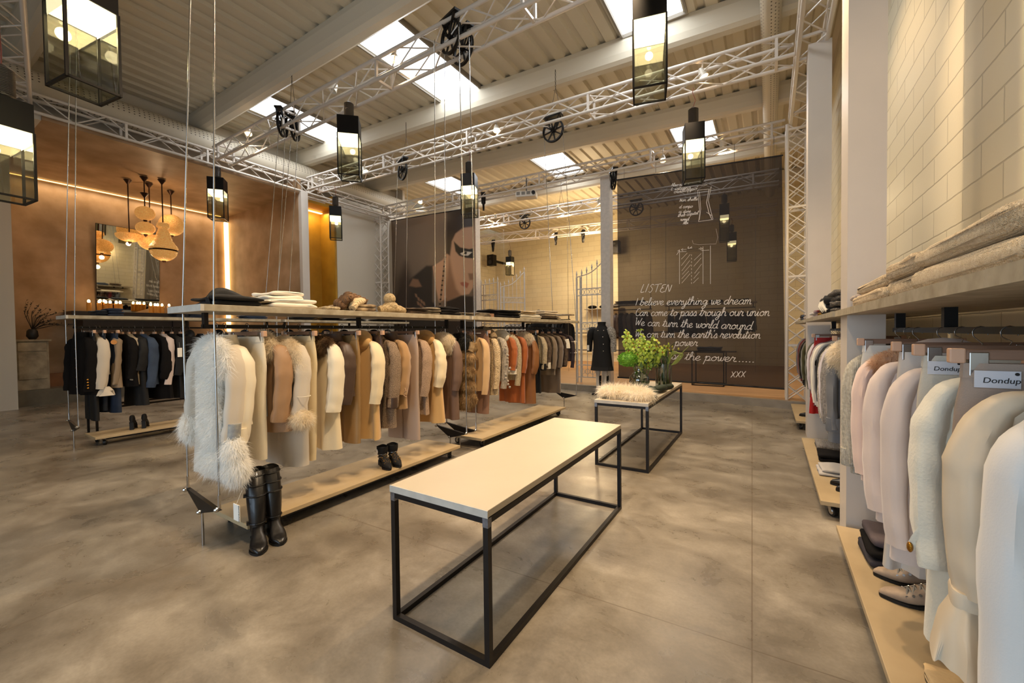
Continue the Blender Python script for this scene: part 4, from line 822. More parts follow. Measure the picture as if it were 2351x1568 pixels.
def trousers(name, short, X, Y, ZR, rot, L, m, w=.19, leg=.085, flare=0, label='', th=.028, group=None, patch=None, kids=True, gap=.0, cat='trousers'):
    t = thing(name, label, cat, (X, Y, ZR), group, rot); n0 = -.085; ph = rg.uniform(0, 6); b = MB()
    b.loft(sheet([(n0, w, th*.6, 0, 0), (n0-.045, w*1.01, th*.7, 0, 0), (n0-.12, w*1.06, th, 0, .4), (n0-.22, w*1.08, th*1.2, 0, .6), (n0-.28, w*1.05, th*1.2, 0, .6)], fold=.005, ph=ph))
    for s_ in (-1, 1):
        zs = []
        for i in range(8):
            u = i/7; zs.append((n0-.20-(L+n0-.20)*u, w*.55*(1-u)+leg*u+flare*max(0, u-.5), th*(1.25-.1*u), s_*(w*.52*(1-u)+(leg*1.05+gap)*u), .6+.6*sin(u*6+ph)))
        b.loft(sheet(zs, n=18, e=.75, fold=.006, fk=18, ph=ph+s_))
    b.build('legs', m, t, smooth=True, world=False)
    MB().loft(sheet([(n0+.004, w+.002, th*.66, 0, 0), (n0-.035, w+.004, th*.78, 0, 0)], n=24)).build('waistband', m, t, smooth=False, world=False)
    if patch:
        MB().box((-.193, -th*.8-.006, n0-.058), (-.112, -th*.8-.003, n0-.014)).build('brand_patch', patch, t, world=False)
    if kids: hanger(short, X, Y, ZR, rot, clip=True, w=w+.01)
    return t
def skirt(name, short, X, Y, ZR, rot, L, m, w=.17, hem=.24, label='', fold=.02, cat='skirt', kids=True, top=-.085):
    t = thing(name, label, cat, (X, Y, ZR), None, rot); ph = rg.uniform(0, 6)
    MB().loft(sheet([(top-(L+top)*i/9, w+(hem-w)*i/9, .025+.02*i/9, 0, .2+i/9) for i in range(10)], n=48, fold=fold, fk=45, ph=ph)).build('cloth', m, t, smooth=True, world=False)
    if kids: hanger(short, X, Y, ZR, rot, clip=True, w=w+.01)
    return t
def swing_tag(par, x, y, z, h=.09, w=.04, m=None):
    MB().box((x-.001, y-w/2, z-h), (x+.001, y+w/2, z)).build('price_tag', m or mat('tag_card', '#efe9dd', .6), par, world=False); MB().tube((x, y, z), (x-.01, y, z+.08), .001, 4).build('tag_string', mat('tag_string', '#c9c2b4', .7), par, world=False)
# cloth materials
def wool(n, c, **k): return mat(n, c, .85, sheen=.3, bump=k.pop('bump', .12), bscale=k.pop('bscale', 220), spec=.2, **k)
def knit(n, c, c2=None, sc=26): return mat(n, c, .9, sheen=.2, bump=.9, bscale=sc, kind='knit', hex2=c2, scale=60, spec=.2)
IV = wool('ivory_wool', '#e9dec6'); CRM = wool('cream_wool', '#e6d3ae'); CAM = wool('camel_wool', '#cfa66c'); CAM2 = wool('camel_wool_dark', '#bd9158'); PALE = wool('pale_suede', '#cdc2b2', bump=.05); TANL = mat('tan_leather', '#a98563', .55, var=.15, scale=6)
SATIN = mat('cream_silk', '#e8dcc4', .45, sheen=.1, bump=.08, bscale=12); WJEAN = mat('white_denim', '#e6dcc6', .75, bump=.2, bscale=300); GOLDJ = mat('bronze_coated_denim', '#a08055', .38, metal=.15, bump=.25, bscale=14); PINKT = mat('mauve_beige_cloth', '#b59e8d', .7)
BOUC = mat('boucle_tweed', '#a99178', .9, hex2='#6f5c4a', scale=140, bump=1, bscale=150); BOUC2 = mat('pink_boucle', '#c2a488', .9, hex2='#957a62', scale=150, bump=1, bscale=150); PARKA = mat('taupe_parka', '#6e5648', .6, bump=.2, bscale=9)
BRL = mat('dark_brown_leather', '#4a382d', .45, bump=.3, bscale=14); TAUPE = wool('taupe_wool', '#75644f'); TAUPE2 = wool('grey_brown_wool', '#6b5b4b'); RUST = mat('rust_suede', '#a8581f', .7, var=.2, scale=5, sheen=.2); WSHEAR = mat('white_shearling', '#e8dec9', .95, bump=1, bscale=80)
CABLE = knit('cable_knit_cream', '#d9c19a', '#b79c74', 9); BOB = knit('bobble_knit_grey', '#c9bdad', '#a0937f', 14); KCR = knit('cream_chunky_knit', '#e0cda8', '#b8a17a', 30); COG = mat('cognac_leather', '#946238', .5, bump=.25, bscale=10, var=.15, scale=5); BLACK_ = mat('black_cloth', '#0c0a09', .75); BLACK2 = mat('black_wool', '#110e0d', .9, spec=.2); NAVY = mat('navy_cloth', '#14151c', .85)
DENIM = mat('blue_denim', '#273246', .8, hex2='#18202f', scale=5, bump=.2, bscale=250); DENIM2 = mat('mid_blue_denim', '#3c4a60', .8, hex2='#263347', scale=4); DDEN = mat('dark_denim', '#1a2029', .8); GDEN = mat('grey_denim', '#6d6f73', .75, var=.15, scale=4, bump=.15, bscale=200)
BPAT = mat('brown_pattern_knit', '#6a5644', .9, hex2='#43362b', scale=22, bump=.6, bscale=40, kind='rib'); PLUM = mat('dark_plum_cloth', '#33262a', .7); STRW = mat('white_piping', '#e0d6c6', .7); GREYK = knit('grey_melange_knit', '#a8a098', '#7d756d', 28); LILAC = wool('pale_lilac_wool', '#c3b8bb'); LGREY = wool('light_grey_wool', '#b4aca2'); BURG = wool('burgundy_wool', '#5b1519'); OLIV = wool('olive_wool', '#3d3a1e'); REDM = mat('bright_red_cloth', '#a81812', .7)
PINK = wool('powder_pink_wool', '#dcc8bb', bump=.06); PINK2 = wool('pale_blush_wool', '#d6c4b8', bump=.06); WWOOL = wool('white_wool', '#e3dcc8', bump=.2, bscale=120); WCOAT = wool('cool_white_coat', '#dedad4', bump=.06); BLOUS = mat('ecru_crepe', '#d5c5ac', .6, bump=.08, bscale=10); TAUJ = mat('taupe_denim', '#a08d7d', .7, bump=.2, bscale=260); WKN = knit('white_mohair_knit', '#e0dac8', '#bdb5a2', 34)
FW = furmat('white_long_fur', '#fffdf8'); FC = furmat('cream_fur', '#fbf3e2', '#eee0c4'); FB = furmat('brown_fur', '#a08464', '#4f3a28'); FRAC = furmat('raccoon_fur', '#e0c294', '#9a7a52'); FDK = mat('dark_green_black_fur', '#211d16', .7); FP = furmat('peach_fur', '#efd2b4', '#d0a882')
ZA, XM = 1.475, -3.20
def yA(px): return onx(px, 850, -2.97).y
def LA(px, py): return ZA-onx(px, py, -2.97).z
# ---- middle rack, near half
y = yA(492)
t = coat('fur_coat', 'long white fur coat', XM+.02, y+.10, ZA, .12, 1.0, PALE, sl=.66, hem=.20, th=.05, label='long white coat with shaggy fur collar and fur hem, first on the middle rack', sleeve_m=PALE)
fur(t, [((.05, -.05, -.18), (.16, .055, .11)), ((.13, -.055, -.26), (.10, .05, .12)), ((.05, -.07, -.40), (.11, .035, .2)), ((.05, -.07, -.63), (.11, .035, .2)), ((.04, -.05, -.90), (.15, .05, .10))], FW, 900000, .034, .9, 'fur_trim', seed=2, w=.0011, curl=1.0)
fur(t, [((.235, -.045, -.82), (.06, .06, .10)), ((.225, -.03, -.93), (.085, .07, .10)), ((-.235, -.04, -.70), (.06, .06, .10))], FW, 900000, .05, 1.6, 'fur_cuff', seed=3, w=.0011, curl=.6)
MB().path([(.228, -.038, -.64), (.226, -.041, -.70), (.224, -.043, -.735)], [.052, .051, .05], 16, ry=.85).build('cuff_band', mat('grey_embroidered_band', '#aaa79c', .8, hex2='#7f8288', scale=30), t, smooth=True, world=False)
y = yA(556)
t = coat('silk_blouse', 'cream silk blouse', XM, y, ZA, .10, .68, SATIN, sl=.68, hem=.23, fold=.02, th=.03, sleeve_r=.066, cuff=SATIN, collar=SATIN, cat='blouse', label='cream silk blouse with open collar and buttoned cuffs, next to the white fur coat')
trousers('trousers', 'white jeans', XM, yA(608), ZA, .08, LA(608, 1060), WJEAN, leg=.09, label='white jeans hanging from a clip hanger beside the cream silk blouse')
y = yA(652)
t = coat('leather_jacket', 'tan jacket with fur collar', XM, y, ZA, .05, .78, TANL, sl=.6, hem=.22, label='tan suede jacket with zip pocket and shaggy cream fur collar, half hidden', cat='jacket')
fur(t, [((.0, -.04, -.16), (.17, .06, .12)), ((-.06, -.05, -.24), (.10, .05, .10))], FC, 500000, .035, .5, 'fur_collar', seed=4, w=.0012, curl=.9)
MB().path([(.10, -.068, -.5), (.105, -.07, -.58), (.11, -.07, -.66)], .005, 6).build('zip_pocket', HOOK, t, world=False)
y = yA(694)
t = coat('shearling_coat', 'pale coat with cream fur collar and cuffs', XM, y, ZA, .08, LA(705, 1072), PALE, sl=.60, hem=.2, th=.045, label='long pale suede coat with big round cream fur collar and fur cuffs')
fur(t, [((.07, -.05, -.24), (.16, .085, .155)), ((.13, -.04, -.30), (.11, .07, .12)), ((-.08, -.05, -.22), (.13, .06, .12))], FC, 700000, .032, .5, 'fur_collar', seed=5, w=.0011, curl=.9)
fur(t, [((.235, -.045, -.70), (.085, .075, .06)), ((-.235, -.045, -.70), (.085, .075, .06))], FC, 600000, .035, .6, 'fur_cuff', seed=6, w=.0011, curl=.8)
for zz in (-.53,): MB().path([(.236+.058*cos(a), -.025+.05*sin(a), zz) for a in [2*pi*i/20 for i in range(21)]], .003, 5, cap=False).build('seam', IV, t, world=False)
trousers('trousers', 'cream trousers', XM, yA(727), ZA, .05, LA(727, 1062), mat('cream_twill', '#dcc9a2', .7), leg=.08, label='cream trousers on a clip hanger between pale coat and brown collared coat')
y = yA(772)
t = coat('wool_coat', 'cream coat with brown fur collar', XM, y, ZA, .08, LA(775, 1033), CRM, sl=.60, hem=.23, th=.045, sleeve_r=.068, sleeve_m=IV, label='long cream wool coat with brown fur collar on the middle rack')
fur(t, [((.0, -.05, -.17), (.17, .06, .09)), ((-.10, -.06, -.25), (.09, .055, .10)), ((.10, -.04, -.15), (.09, .06, .06))], FB, 500000, .035, .5, 'fur_collar', seed=7, w=.0014)
coat('leather_jacket', 'dark brown cropped jacket', XM, yA(803), ZA, .05, .60, BRL, sl=.56, collar=BRL, cat='jacket', label='short dark brown leather jacket behind the cream coat with brown fur collar')
t = trousers('trousers', 'bronze coated jeans', XM, yA(826), ZA, .10, LA(826, 1022), GOLDJ, leg=.09, label='shiny bronze coated jeans with a price tag on a clip hanger'); swing_tag(t, .19, -.06, -.30)
coat('wool_coat', 'camel hooded coat', XM, yA(868), ZA, .10, LA(870, 1010), CAM, sl=.60, hem=.225, th=.045, sleeve_m=CRM, sleeve_r=.064, hood=CAM, label='camel wool coat with folded hood, directly after the bronze jeans')
trousers('trousers', 'dark brown trousers', XM, yA(885), ZA, 0, LA(885, 1005), BRL, leg=.07, label='dark brown trousers squeezed between camel coat and tweed coat')
coat('tweed_coat', 'speckled boucle coat', XM, yA(908), ZA, .06, LA(905, 985), BOUC, sl=.66, hem=.2, sleeve_r=.06, cuff=BRL, label='speckled brown boucle coat with dark leather cuffs')
t = coat('trench_coat', 'tan trench coat', XM, yA(932), ZA, .06, .80, wool('tan_gabardine', '#a88358'), sl=.56, collar=BRL, label='tan trench coat with tied sleeve straps and leather collar'); MB().path([(.24, -.05, -.58), (.27, -.06, -.62), (.23, -.07, -.65), (.28, -.06, -.68)], .005, 5).build('tie_strap', TANL, t, world=False)
trousers('trousers', 'mauve beige trousers', XM, yA(962), ZA, .10, LA(955, 1015), PINKT, leg=.10, label='mauve beige trousers with knee ties on a clip hanger')
coat('boucle_coat', 'pink boucle coat', XM, yA(982), ZA, .05, LA(975, 955), BOUC2, sl=.62, label='pale pink boucle coat between mauve trousers and camel coat')
coat('wool_coat', 'short camel coat', XM, yA(1012), ZA, .10, LA(1000, 975), CAM, sl=.55, hem=.25, puff=.012, sleeve_m=CRM, sleeve_r=.066, hood=CAM2, label='wide camel coat with rounded sleeves before the parka')
t = coat('parka', 'taupe parka', XM, yA(1050), ZA, .12, LA(1048, 965), PARKA, sl=.62, hem=.23, puff=.012, sleeve_r=.062, label='dark taupe parka with pale fur hood, last on the near half of the middle rack', cat='parka')
fur(t, [((.05, -.05, -.17), (.15, .08, .10)), ((.12, -.03, -.22), (.08, .06, .09))], FC, 500000, .04, .6, 'fur_collar', seed=8, w=.0014)
# ---- middle rack, far half
t = coat('fur_vest', 'raccoon fur vest', XM, yA(1088), ZA, .08, LA(1085, 945), FRAC, sl=.2, hem=.20, label='long blond raccoon fur vest with black fur collar', cat='fur vest')
fur(t, [((.06, -.04, -.36-.17*k), (.19, .07, .11)) for k in range(4)]+[((.1, -.03, -.85), (.16, .07, .09))], FRAC, 300000, .045, 1.1, 'long_fur', seed=9, w=.0022); fur(t, [((.05, -.04, -.2), (.17, .085, .125))], FDK, 300000, .04, .5, 'fur_collar', seed=10, w=.002)
coat('wool_coat', 'soft camel cardigan', XM, yA(1117), ZA, .08, .80, wool('soft_camel', '#c8a477'), sl=.74, label='soft camel long cardigan right after the raccoon vest', cat='cardigan')
trousers('trousers', 'rose brown trousers', XM, yA(1128), ZA, .03, LA(1118, 955), mat('rose_brown_cloth', '#8d6a55', .7), leg=.085, label='rose brown trousers behind the soft camel cardigan')
coat('knit_jumper', 'cream cable knit', XM, yA(1143), ZA, .05, LA(1140, 908), CABLE, sl=.70, label='cream cable knit cardigan with braided sleeve', cat='knitwear')
t = coat('knit_jumper', 'grey white bobble knit', XM, yA(1161), ZA, .08, .72, BOB, sl=.72, label='grey white knit cardigan covered in small bobbles', cat='knitwear'); bb = MB()
for k in range(14): bb.ell((.24+rg.uniform(.01, .05), -.03+rg.uniform(-.06, .02), -.25-.042*k), (.017, .017, .017), 8, 6)
bb.build('bobbles', BOB, t, smooth=True, world=False)
t = thing('knit_scarf', 'ribbed taupe knitted scarf folded over a hanger above the bobble knit', 'scarf', (XM, yA(1150)-.02, ZA)); MB().path(catmull([(-.14, 0, -.03), (-.02, -.01, -.02), (.1, -.02, -.06), (.17, -.03, -.14)], 4), [.035]*12+[.03], 12, ry=1.7, up=(0, 1, 0)).build('wool', mat('taupe_rib_knit', '#a08a6c', .9, bump=1, bscale=25, kind='rib'), t, smooth=True, world=False)
t = coat('shearling_jacket', 'rust shearling jacket', XM, yA(1183), ZA, .06, .62, RUST, sl=.5, hood=WSHEAR, hem=.23, label='rust suede jacket with white shearling collar and hem', cat='jacket'); MB().loft(sheet([(-.58, .24, .062, 0, 1), (-.65, .24, .064, 0, 1)], fold=.01)).build('shearling_hem', WSHEAR, t, smooth=True, world=False)
t = coat('knit_jumper', 'cream ladder knit', XM, yA(1192), ZA, .06, .74, KCR, sl=.72, label='long cream ladder stitch knit in front of the rust jacket', cat='knitwear'); fur(t, [((.08, -.04, -.18), (.12, .06, .08))], FC, 90000, .04, .5, 'fur_collar', seed=12, w=.004)
t = coat('shearling_jacket', 'second rust suede coat', XM, yA(1207), ZA, .05, LA(1190, 930), RUST, sl=.56, label='long rust suede coat hanging below the shearling jacket', cat='coat')
t = coat('leather_jacket', 'cognac leather bomber', XM, yA(1228), ZA, .12, LA(1215, 932), COG, sl=.6, puff=.02, sleeve_r=.066, label='cognac leather coat with wide sleeves and pale fur collar', cat='jacket'); fur(t, [((.06, -.04, -.17), (.15, .07, .09))], FC, 150000, .05, .6, 'fur_collar', seed=13, w=.004)
skirt('pleated_skirt', 'black pleated skirt', XM, yA(1241), ZA, 0, LA(1232, 905), BLACK_, label='black pleated long skirt near the far end of the middle rack', fold=.03)
coat('knit_jumper', 'cream and black knit', XM, yA(1252), ZA, .05, .66, KCR, sl=.56, cuff=BLACK_, label='cream knit with a broad black cuff band', cat='knitwear')
coat('patterned_cardigan', 'brown patterned cardigan', XM, yA(1262), ZA, .05, .66, BPAT, sl=.55, cuff=WSHEAR, label='brown patterned cardigan with white fringe cuff', cat='cardigan')
coat('wool_coat', 'first taupe coat', XM, yA(1275), ZA, .05, .78, TAUPE, sl=.58, label='taupe wool coat with button row, left one of the taupe pair')
coat('wool_coat', 'second taupe coat', XM, yA(1289), ZA, .05, LA(1272, 908), TAUPE2, sl=.58, label='grey brown wool coat, longest, right one of the taupe pair')
t = coat('patterned_cardigan', 'nordic brown and white knit', XM, yA(1301), ZA, .05, .68, BPAT, sl=.56, label='brown and white nordic knit with a white shoulder', cat='cardigan'); MB().path([(.215, -.004, -.205), (.233, -.01, -.295), (.238, -.015, -.36)], [.054, .059, .06], 14, ry=.8, up=(0, 1, 0)).build('white_yoke', WSHEAR, t, smooth=True, world=False)
t = coat('jacket', 'dark plum jacket', XM, yA(1315), ZA, .25, .60, PLUM, sl=.62, label='dark plum jacket with thin white piping, last on the middle rack', cat='jacket')
for zz in (-.25, -.45): MB().path([(.236+.06*cos(a), -.02+.05*sin(a), zz) for a in [2*pi*i/16 for i in range(17)]], .005, 5, cap=False).build('piping', STRW, t, world=False)
MB().path([(.195, -.045, -.2), (.205, -.05, -.6)], .004, 5).build('piping', STRW, t, world=False)
# ---- left rack: black clothes
ZB, XB = 1.54, -7.45
def yB(px): return onx(px, 850, -7.22).y
def LB(px, py): return ZB-onx(px, py, -7.22).z
BTN = mat('gold_button', '#c08a3e', .3, metal=1)
t = coat('military_coat', 'black double breasted coat', XB, yB(203), ZB, .22, .86, BLACK2, sl=.72, hem=.24, collar=BLACK2, label='black double breasted coat with gold cuff buttons, first on the left rack'); bb = MB()
for k in range(5): bb.ell((-.02, -.055, -.28-.12*k), (.014, .008, .014), 8, 6)
for k in range(4): bb.ell((.255, -.075, -.66-.035*k), (.012, .012, .012), 8, 6)
bb.build('buttons', BTN, t, smooth=True, world=False)
trousers('trousers', 'black velvet trousers', XB, yB(221), ZB, 0, LB(215, 968), BLACK_, leg=.11, label='long black trousers reaching lowest, below the ruffled blouse')
t = coat('blouse', 'white ruffle cuff blouse', XB, yB(236), ZB, .12, .62, mat('dim_white_blouse', '#c6b9a6', .6), sl=.70, sleeve_r=.058, label='off-white blouse with ruffled cuffs between black clothes', cat='blouse', fold=.02); MB().loft(sheet([(-.77, .035, .03, .225, 0), (-.82, .07, .05, .22, 1), (-.88, .10, .06, .22, 1.5)], n=28, fold=.02, fk=80)).build('ruffle_cuff', mat('dim_white_blouse', '#c6b9a6', .6), t, smooth=True, world=False)
trousers('trousers', 'dark slim jeans', XB, yB(245), ZB, 0, LB(243, 945), DDEN, leg=.07, label='very dark slim jeans left of the blue jeans')
t = trousers('jeans', 'blue jeans', XB, yB(262), ZB, .3, LB(262, 950), DENIM, leg=.10, label='worn blue jeans with an orange round tag on the left rack', cat='jeans'); MB().path([(.20, -.05, -.2), (.21, -.055, -.2)], .03, 16).build('round_tag', mat('orange_tag', '#c98a4a', .5), t, world=False)
coat('cardigan', 'thin beige cardigan', XB, yB(272), ZB, .1, .8, mat('dim_beige', '#8a765e', .7), sl=.66, sh=.19, sleeve_r=.03, label='thin beige cardigan just right of the blue jeans', cat='cardigan')
coat('black_coat', 'plain black coat', XB, yB(296), ZB, .35, .80, BLACK2, sl=.6, hem=.25, label='plain black coat with straight hem right of the blue jeans', cat='coat')
coat('blouse', 'thin cream blouse', XB, yB(312), ZB, .1, .78, mat('dim_cream', '#a89880', .6), sl=.62, sh=.19, sleeve_r=.03, label='narrow cream blouse between the plain black coat and the black dress', cat='blouse')
coat('black_dress', 'long black dress', XB, yB(325), ZB, .2, LB(322, 932), BLACK_, sl=.5, hem=.24, label='long black dress left of the denim shirt', cat='dress')
coat('denim_shirt', 'faded denim shirt', XB, yB(343), ZB, .3, .80, DENIM2, sl=.74, label='faded blue denim shirt on the left rack', cat='shirt')
coat('black_coat', 'black coat with full sleeve', XB, yB(372), ZB, .35, LB(370, 917), BLACK2, sl=.64, hem=.26, puff=.015, label='black coat with full sleeves right of the denim shirt')
coat('shirt', 'pinkish white shirt', XB, yB(391), ZB, .1, .70, mat('dim_pink_white', '#c9b7ae', .6), sl=.72, sh=.2, sleeve_r=.042, label='pinkish white shirt just left of the steel cable', cat='shirt')
t = coat('black_coat', 'black coat with two tags', XB, yB(412), ZB, .2, LB(412, 915), BLACK_, sl=.6, label='black coat with a cream price tag behind the steel cables'); swing_tag(t, .27, -.06, -.30, .13, .06)
t = coat('black_coat', 'black jacket with white tag', XB, yB(432), ZB, .2, .84, BLACK2, sl=.6, label='black jacket with a low white tag beside the white fur coat'); swing_tag(t, .27, -.06, -.68, .13, .07)
k = 0; yy = yB(452)
while yy < 6.8:
    L_ = rg.uniform(.7, 1.0); m_ = rg.choice([BLACK_, BLACK2, BLACK2, NAVY, DDEN]); t = coat('black_jacket', 'dark clothes at the back of the left rack', XB, yy, ZB, rg.uniform(-.05, .15), L_, m_, sl=rg.uniform(.5, .66), label='dark jacket on the left rack, seen between the beige garments of the middle rack', group='dark jackets at the back of the left rack', cat='jacket', kids=k % 2 == 0, hood=m_ if k % 3 == 0 else None)
    yy += rg.uniform(.11, .15); k += 1
# ---- right wall rack, near part
ZR_, XR = 1.385, .640
def yR(px, X=.43): return onx(px, 950, X).y
def LR(px, py): return ZR_-onx(px, py, .42).z
t = coat('winter_coat', 'cool white coat', XR, 1.21, ZR_, -.12, 1.05, WCOAT, sl=.92, sh=.205, th=.05, sleeve_r=.07, hem=.24, fold=.015, label='cool white coat nearest the camera, cut by the right edge of the picture')
t = coat('crepe_blouse', 'ecru blouse', XR, 1.42, ZR_, -.15, .74, BLOUS, sl=.53, sh=.205, sleeve_r=.068, fold=.024, th=.035, label='ecru crepe blouse with long sleeve gathered into a ruffled cuff', cat='blouse')
MB().loft(sheet([(-.615, .040, .048, -.218, 0), (-.622, .042, .05, -.218, 0), (-.652, .041, .048, -.218, 0)], n=30, lean=.07)).build('cuff_band', BLOUS, t, smooth=True, world=False)
MB().loft(sheet([(-.650, .040, .046, -.218, .1), (-.70, .058, .065, -.218, .8), (-.74, .066, .075, -.216, 1.1), (-.785, .078, .085, -.215, 1.6)], n=64, fold=.014, fk=110, lean=.07), cap=False).build('ruffle_cuff', BLOUS, t, smooth=True, world=False)
PATCH = mat('white_leather_patch', '#d3d2d6', .6, bump=.1, bscale=30)
trj = trousers('jeans', 'taupe jeans with white patch', XR+.01, 1.575, ZR_, -.03, .95, TAUJ, w=.21, leg=.09, label='taupe jeans with white leather brand patch, on a metal clip hanger', patch=PATCH, cat='jeans')
def word(par, body, size, loc, rot, m, name='lettering', ext=.0004, shear=0):
    c = bpy.data.curves.new(name, 'FONT'); c.body = body; c.size = size; c.extrude = ext; c.align_x = 'CENTER'; c.shear = shear; o = bpy.data.objects.new(name, c); COL.objects.link(o)
    dg = bpy.context.evaluated_depsgraph_get(); me = bpy.data.meshes.new_from_object(o.evaluated_get(dg)); bpy.data.objects.remove(o); me.materials.clear(); me.materials.append(m)
    o = bpy.data.objects.new(name, me); COL.objects.link(o); o.parent = par; o.location = loc; o.rotation_euler = rot; return o
def wordpatch(par):
    word(par, 'Dondup', .020, (-.146, -.0305, -.130), (pi/2, 0, 0), RUB, 'brand_word', shear=.12); MB().path([(-.119, -.0295, -.106), (-.119, -.031, -.106)], .004, 12).build('rivet', RUB, par, world=False)
wordpatch(trj)
t = coat('winter_coat', 'white wool coat', XR, 1.77, ZR_, -.10, .975, WWOOL, sl=.62, sh=.20, th=.05, sleeve_r=.066, hem=.22, fold=.012, label='long ivory wool coat with gold buttons and strap on the cuff')
MB().ell((-.06, -.062, -.20), (.015, .008, .015), 16, 8).ell((-.262, -.075, -.665), (.008, .015, .016), 14, 8).build('gold_button', mat('gold_button_bright', '#a9782b', .3, metal=1, bump=.8, bscale=120), t, smooth=True, world=False)
MB().path([(-.238, -.095, -.58), (-.247, -.085, -.63), (-.250, -.06, -.675)], [.004, .014, .02], 12, ry=.3).build('cuff_strap', WWOOL, t, smooth=True, world=False)
MB().path([(-.18, -.058, -.42), (-.175, -.062, -.52), (-.165, -.06, -.58)], .006, 8).build('pocket_welt', WWOOL, t, smooth=True, world=False)
t = trousers('jeans', 'second white patch jeans', XR+.01, 1.95, ZR_, -.03, .92, mat('chalk_denim', '#c8bfae', .7, bump=.2, bscale=260), w=.2, leg=.09, patch=PATCH, label='chalk white jeans with a half hidden white brand patch', cat='jeans'); wordpatch(t)
t = coat('winter_coat', 'blush coat', XR, 2.13, ZR_, -.08, .88, PINK2, sl=.72, th=.05, sleeve_r=.062, hem=.24, label='long blush coat beside the ivory wool coat')
skirt('crepe_skirt', 'pale grey layered dress', XR, 2.30, ZR_, 0, .99, mat('pale_grey_crepe', '#c9c0b6', .6), w=.18, hem=.23, label='pale layered dress whose hem shows below the blush coats', cat='dress')
t = coat('winter_coat', 'hooded powder pink coat', XR, 2.50, ZR_, -.06, .87, PINK, sl=.72, th=.05, sleeve_r=.062, hood=PINK, label='powder pink coat with folded hood, between blush coat and zip jacket')
t = coat('winter_coat', 'pink zip coat', XR, 2.86, ZR_, -.05, .80, wool('rose_wool', '#dfc4b6', bump=.05), sl=.66, label='rose wool coat with peach fur edge and zip cuff'); fur(t, [((-.05, -.05, -.17), (.14, .06, .07)), ((-.0, -.06, -.32), (.04, .03, .14))], FP, 400000, .035, .6, 'fur_edge', seed=20, w=.0014)
trousers('trousers', 'white stretch trousers', XR, 3.02, ZR_, 0, .8, mat('white_twill', '#d9d4c8', .7), leg=.08, label='white trousers clipped between the two fur collared coats')
t = coat('knit_jumper', 'white mohair knit', XR, 3.20, ZR_, -.05, .86, WKN, sl=.70, sleeve_r=.062, cuff=WKN, label='chunky white mohair knit with deep cuff', cat='knitwear')
t = coat('denim_jacket', 'grey denim jacket', XR, 3.98, ZR_, -.05, .66, GDEN, sl=.66, sleeve_r=.06, cuff=GDEN, label='grey denim jacket with large cream fur collar just past the column', cat='jacket'); fur(t, [((-.10, -.05, -.18), (.15, .08, .12)), ((-.16, -.03, -.25), (.08, .06, .10))], FC, 500000, .04, .6, 'fur_collar', seed=21, w=.0015)
skirt('denim_skirt', 'long grey denim skirt', XR, 4.10, ZR_, 0, .88, GDEN, w=.19, hem=.24, label='long grey denim skirt below the grey denim jacket')
# ---- right wall rack, beyond the column
far = [(4.30, 'grey melange knit', GREYK, .80, .66, 'knitwear', 'light grey melange knit coat behind the grey denim jacket'), (4.42, 'grey tassel knit', GREYK, .88, .7, 'knitwear', 'grey knit with ragged tassels past the column'), (4.56, 'pale lilac coat', LILAC, .78, .7, 'coat', 'pale lilac wool coat on the far right rack'), (4.68, 'loopy grey wool', BOB, .80, .7, 'knitwear', 'loopy grey white knit beside the lilac coat'),
       (4.80, 'black lace dress', BLACK_, .66, .4, 'dress', 'black dress with sheer hem on the far right rack'), (4.92, 'navy jacket', NAVY, .8, .6, 'jacket', 'navy jacket on the far right rack'), (5.05, 'grey flannel dress', GDEN, .78, .6, 'dress', 'plain mid grey dress on the far right rack'), (5.2, 'light grey coat', LGREY, .78, .66, 'coat', 'light grey coat left of the grey dress on the far right rack'),
       (5.36, 'off white coat', IV, .80, .66, 'coat', 'off-white coat between two grey coats on the far right rack'), (5.5, 'second light grey coat', LGREY, .74, .62, 'coat', 'second light grey coat next to the burgundy one'), (5.66, 'burgundy coat', BURG, .84, .6, 'coat', 'burgundy coat on the far right rack'), (5.8, 'red skirt', REDM, .95, 0, 'skirt', 'bright red skirt hanging low on the far right rack'),
       (6.0, 'pale striped shirt', LILAC, .6, .6, 'shirt', 'pale shirt between burgundy coat and olive coat'), (6.2, 'olive coat', OLIV, .82, .62, 'coat', 'olive green coat on the far right rack'), (7.05, 'dark olive jacket', OLIV, .8, .6, 'jacket', 'dark olive jacket on the last right rack'), (7.3, 'black jacket', BLACK2, .8, .6, 'jacket', 'black jacket on the last right rack'), (7.55, 'brown jacket', BRL, .8, .6, 'jacket', 'brown jacket on the last right rack'), (7.85, 'burgundy dress', BURG, .8, .6, 'dress', 'burgundy dress on the last right rack'), (8.15, 'grey coat', GDEN, .8, .6, 'coat', 'grey coat on the last right rack by the mast')]
for y, sh_, m_, L_, sl_, ct, lb in far:
    if ct == 'skirt': skirt('skirt', sh_, XR, y, ZR_, 0, L_, m_, w=.2, hem=.25, label=lb)
    else: coat({'knitwear': 'knit_jumper', 'coat': 'wool_coat'}.get(ct, ct), sh_, XR, y, ZR_, rg.uniform(-.12, .05), L_, m_, sl=sl_, label=lb, cat=ct)
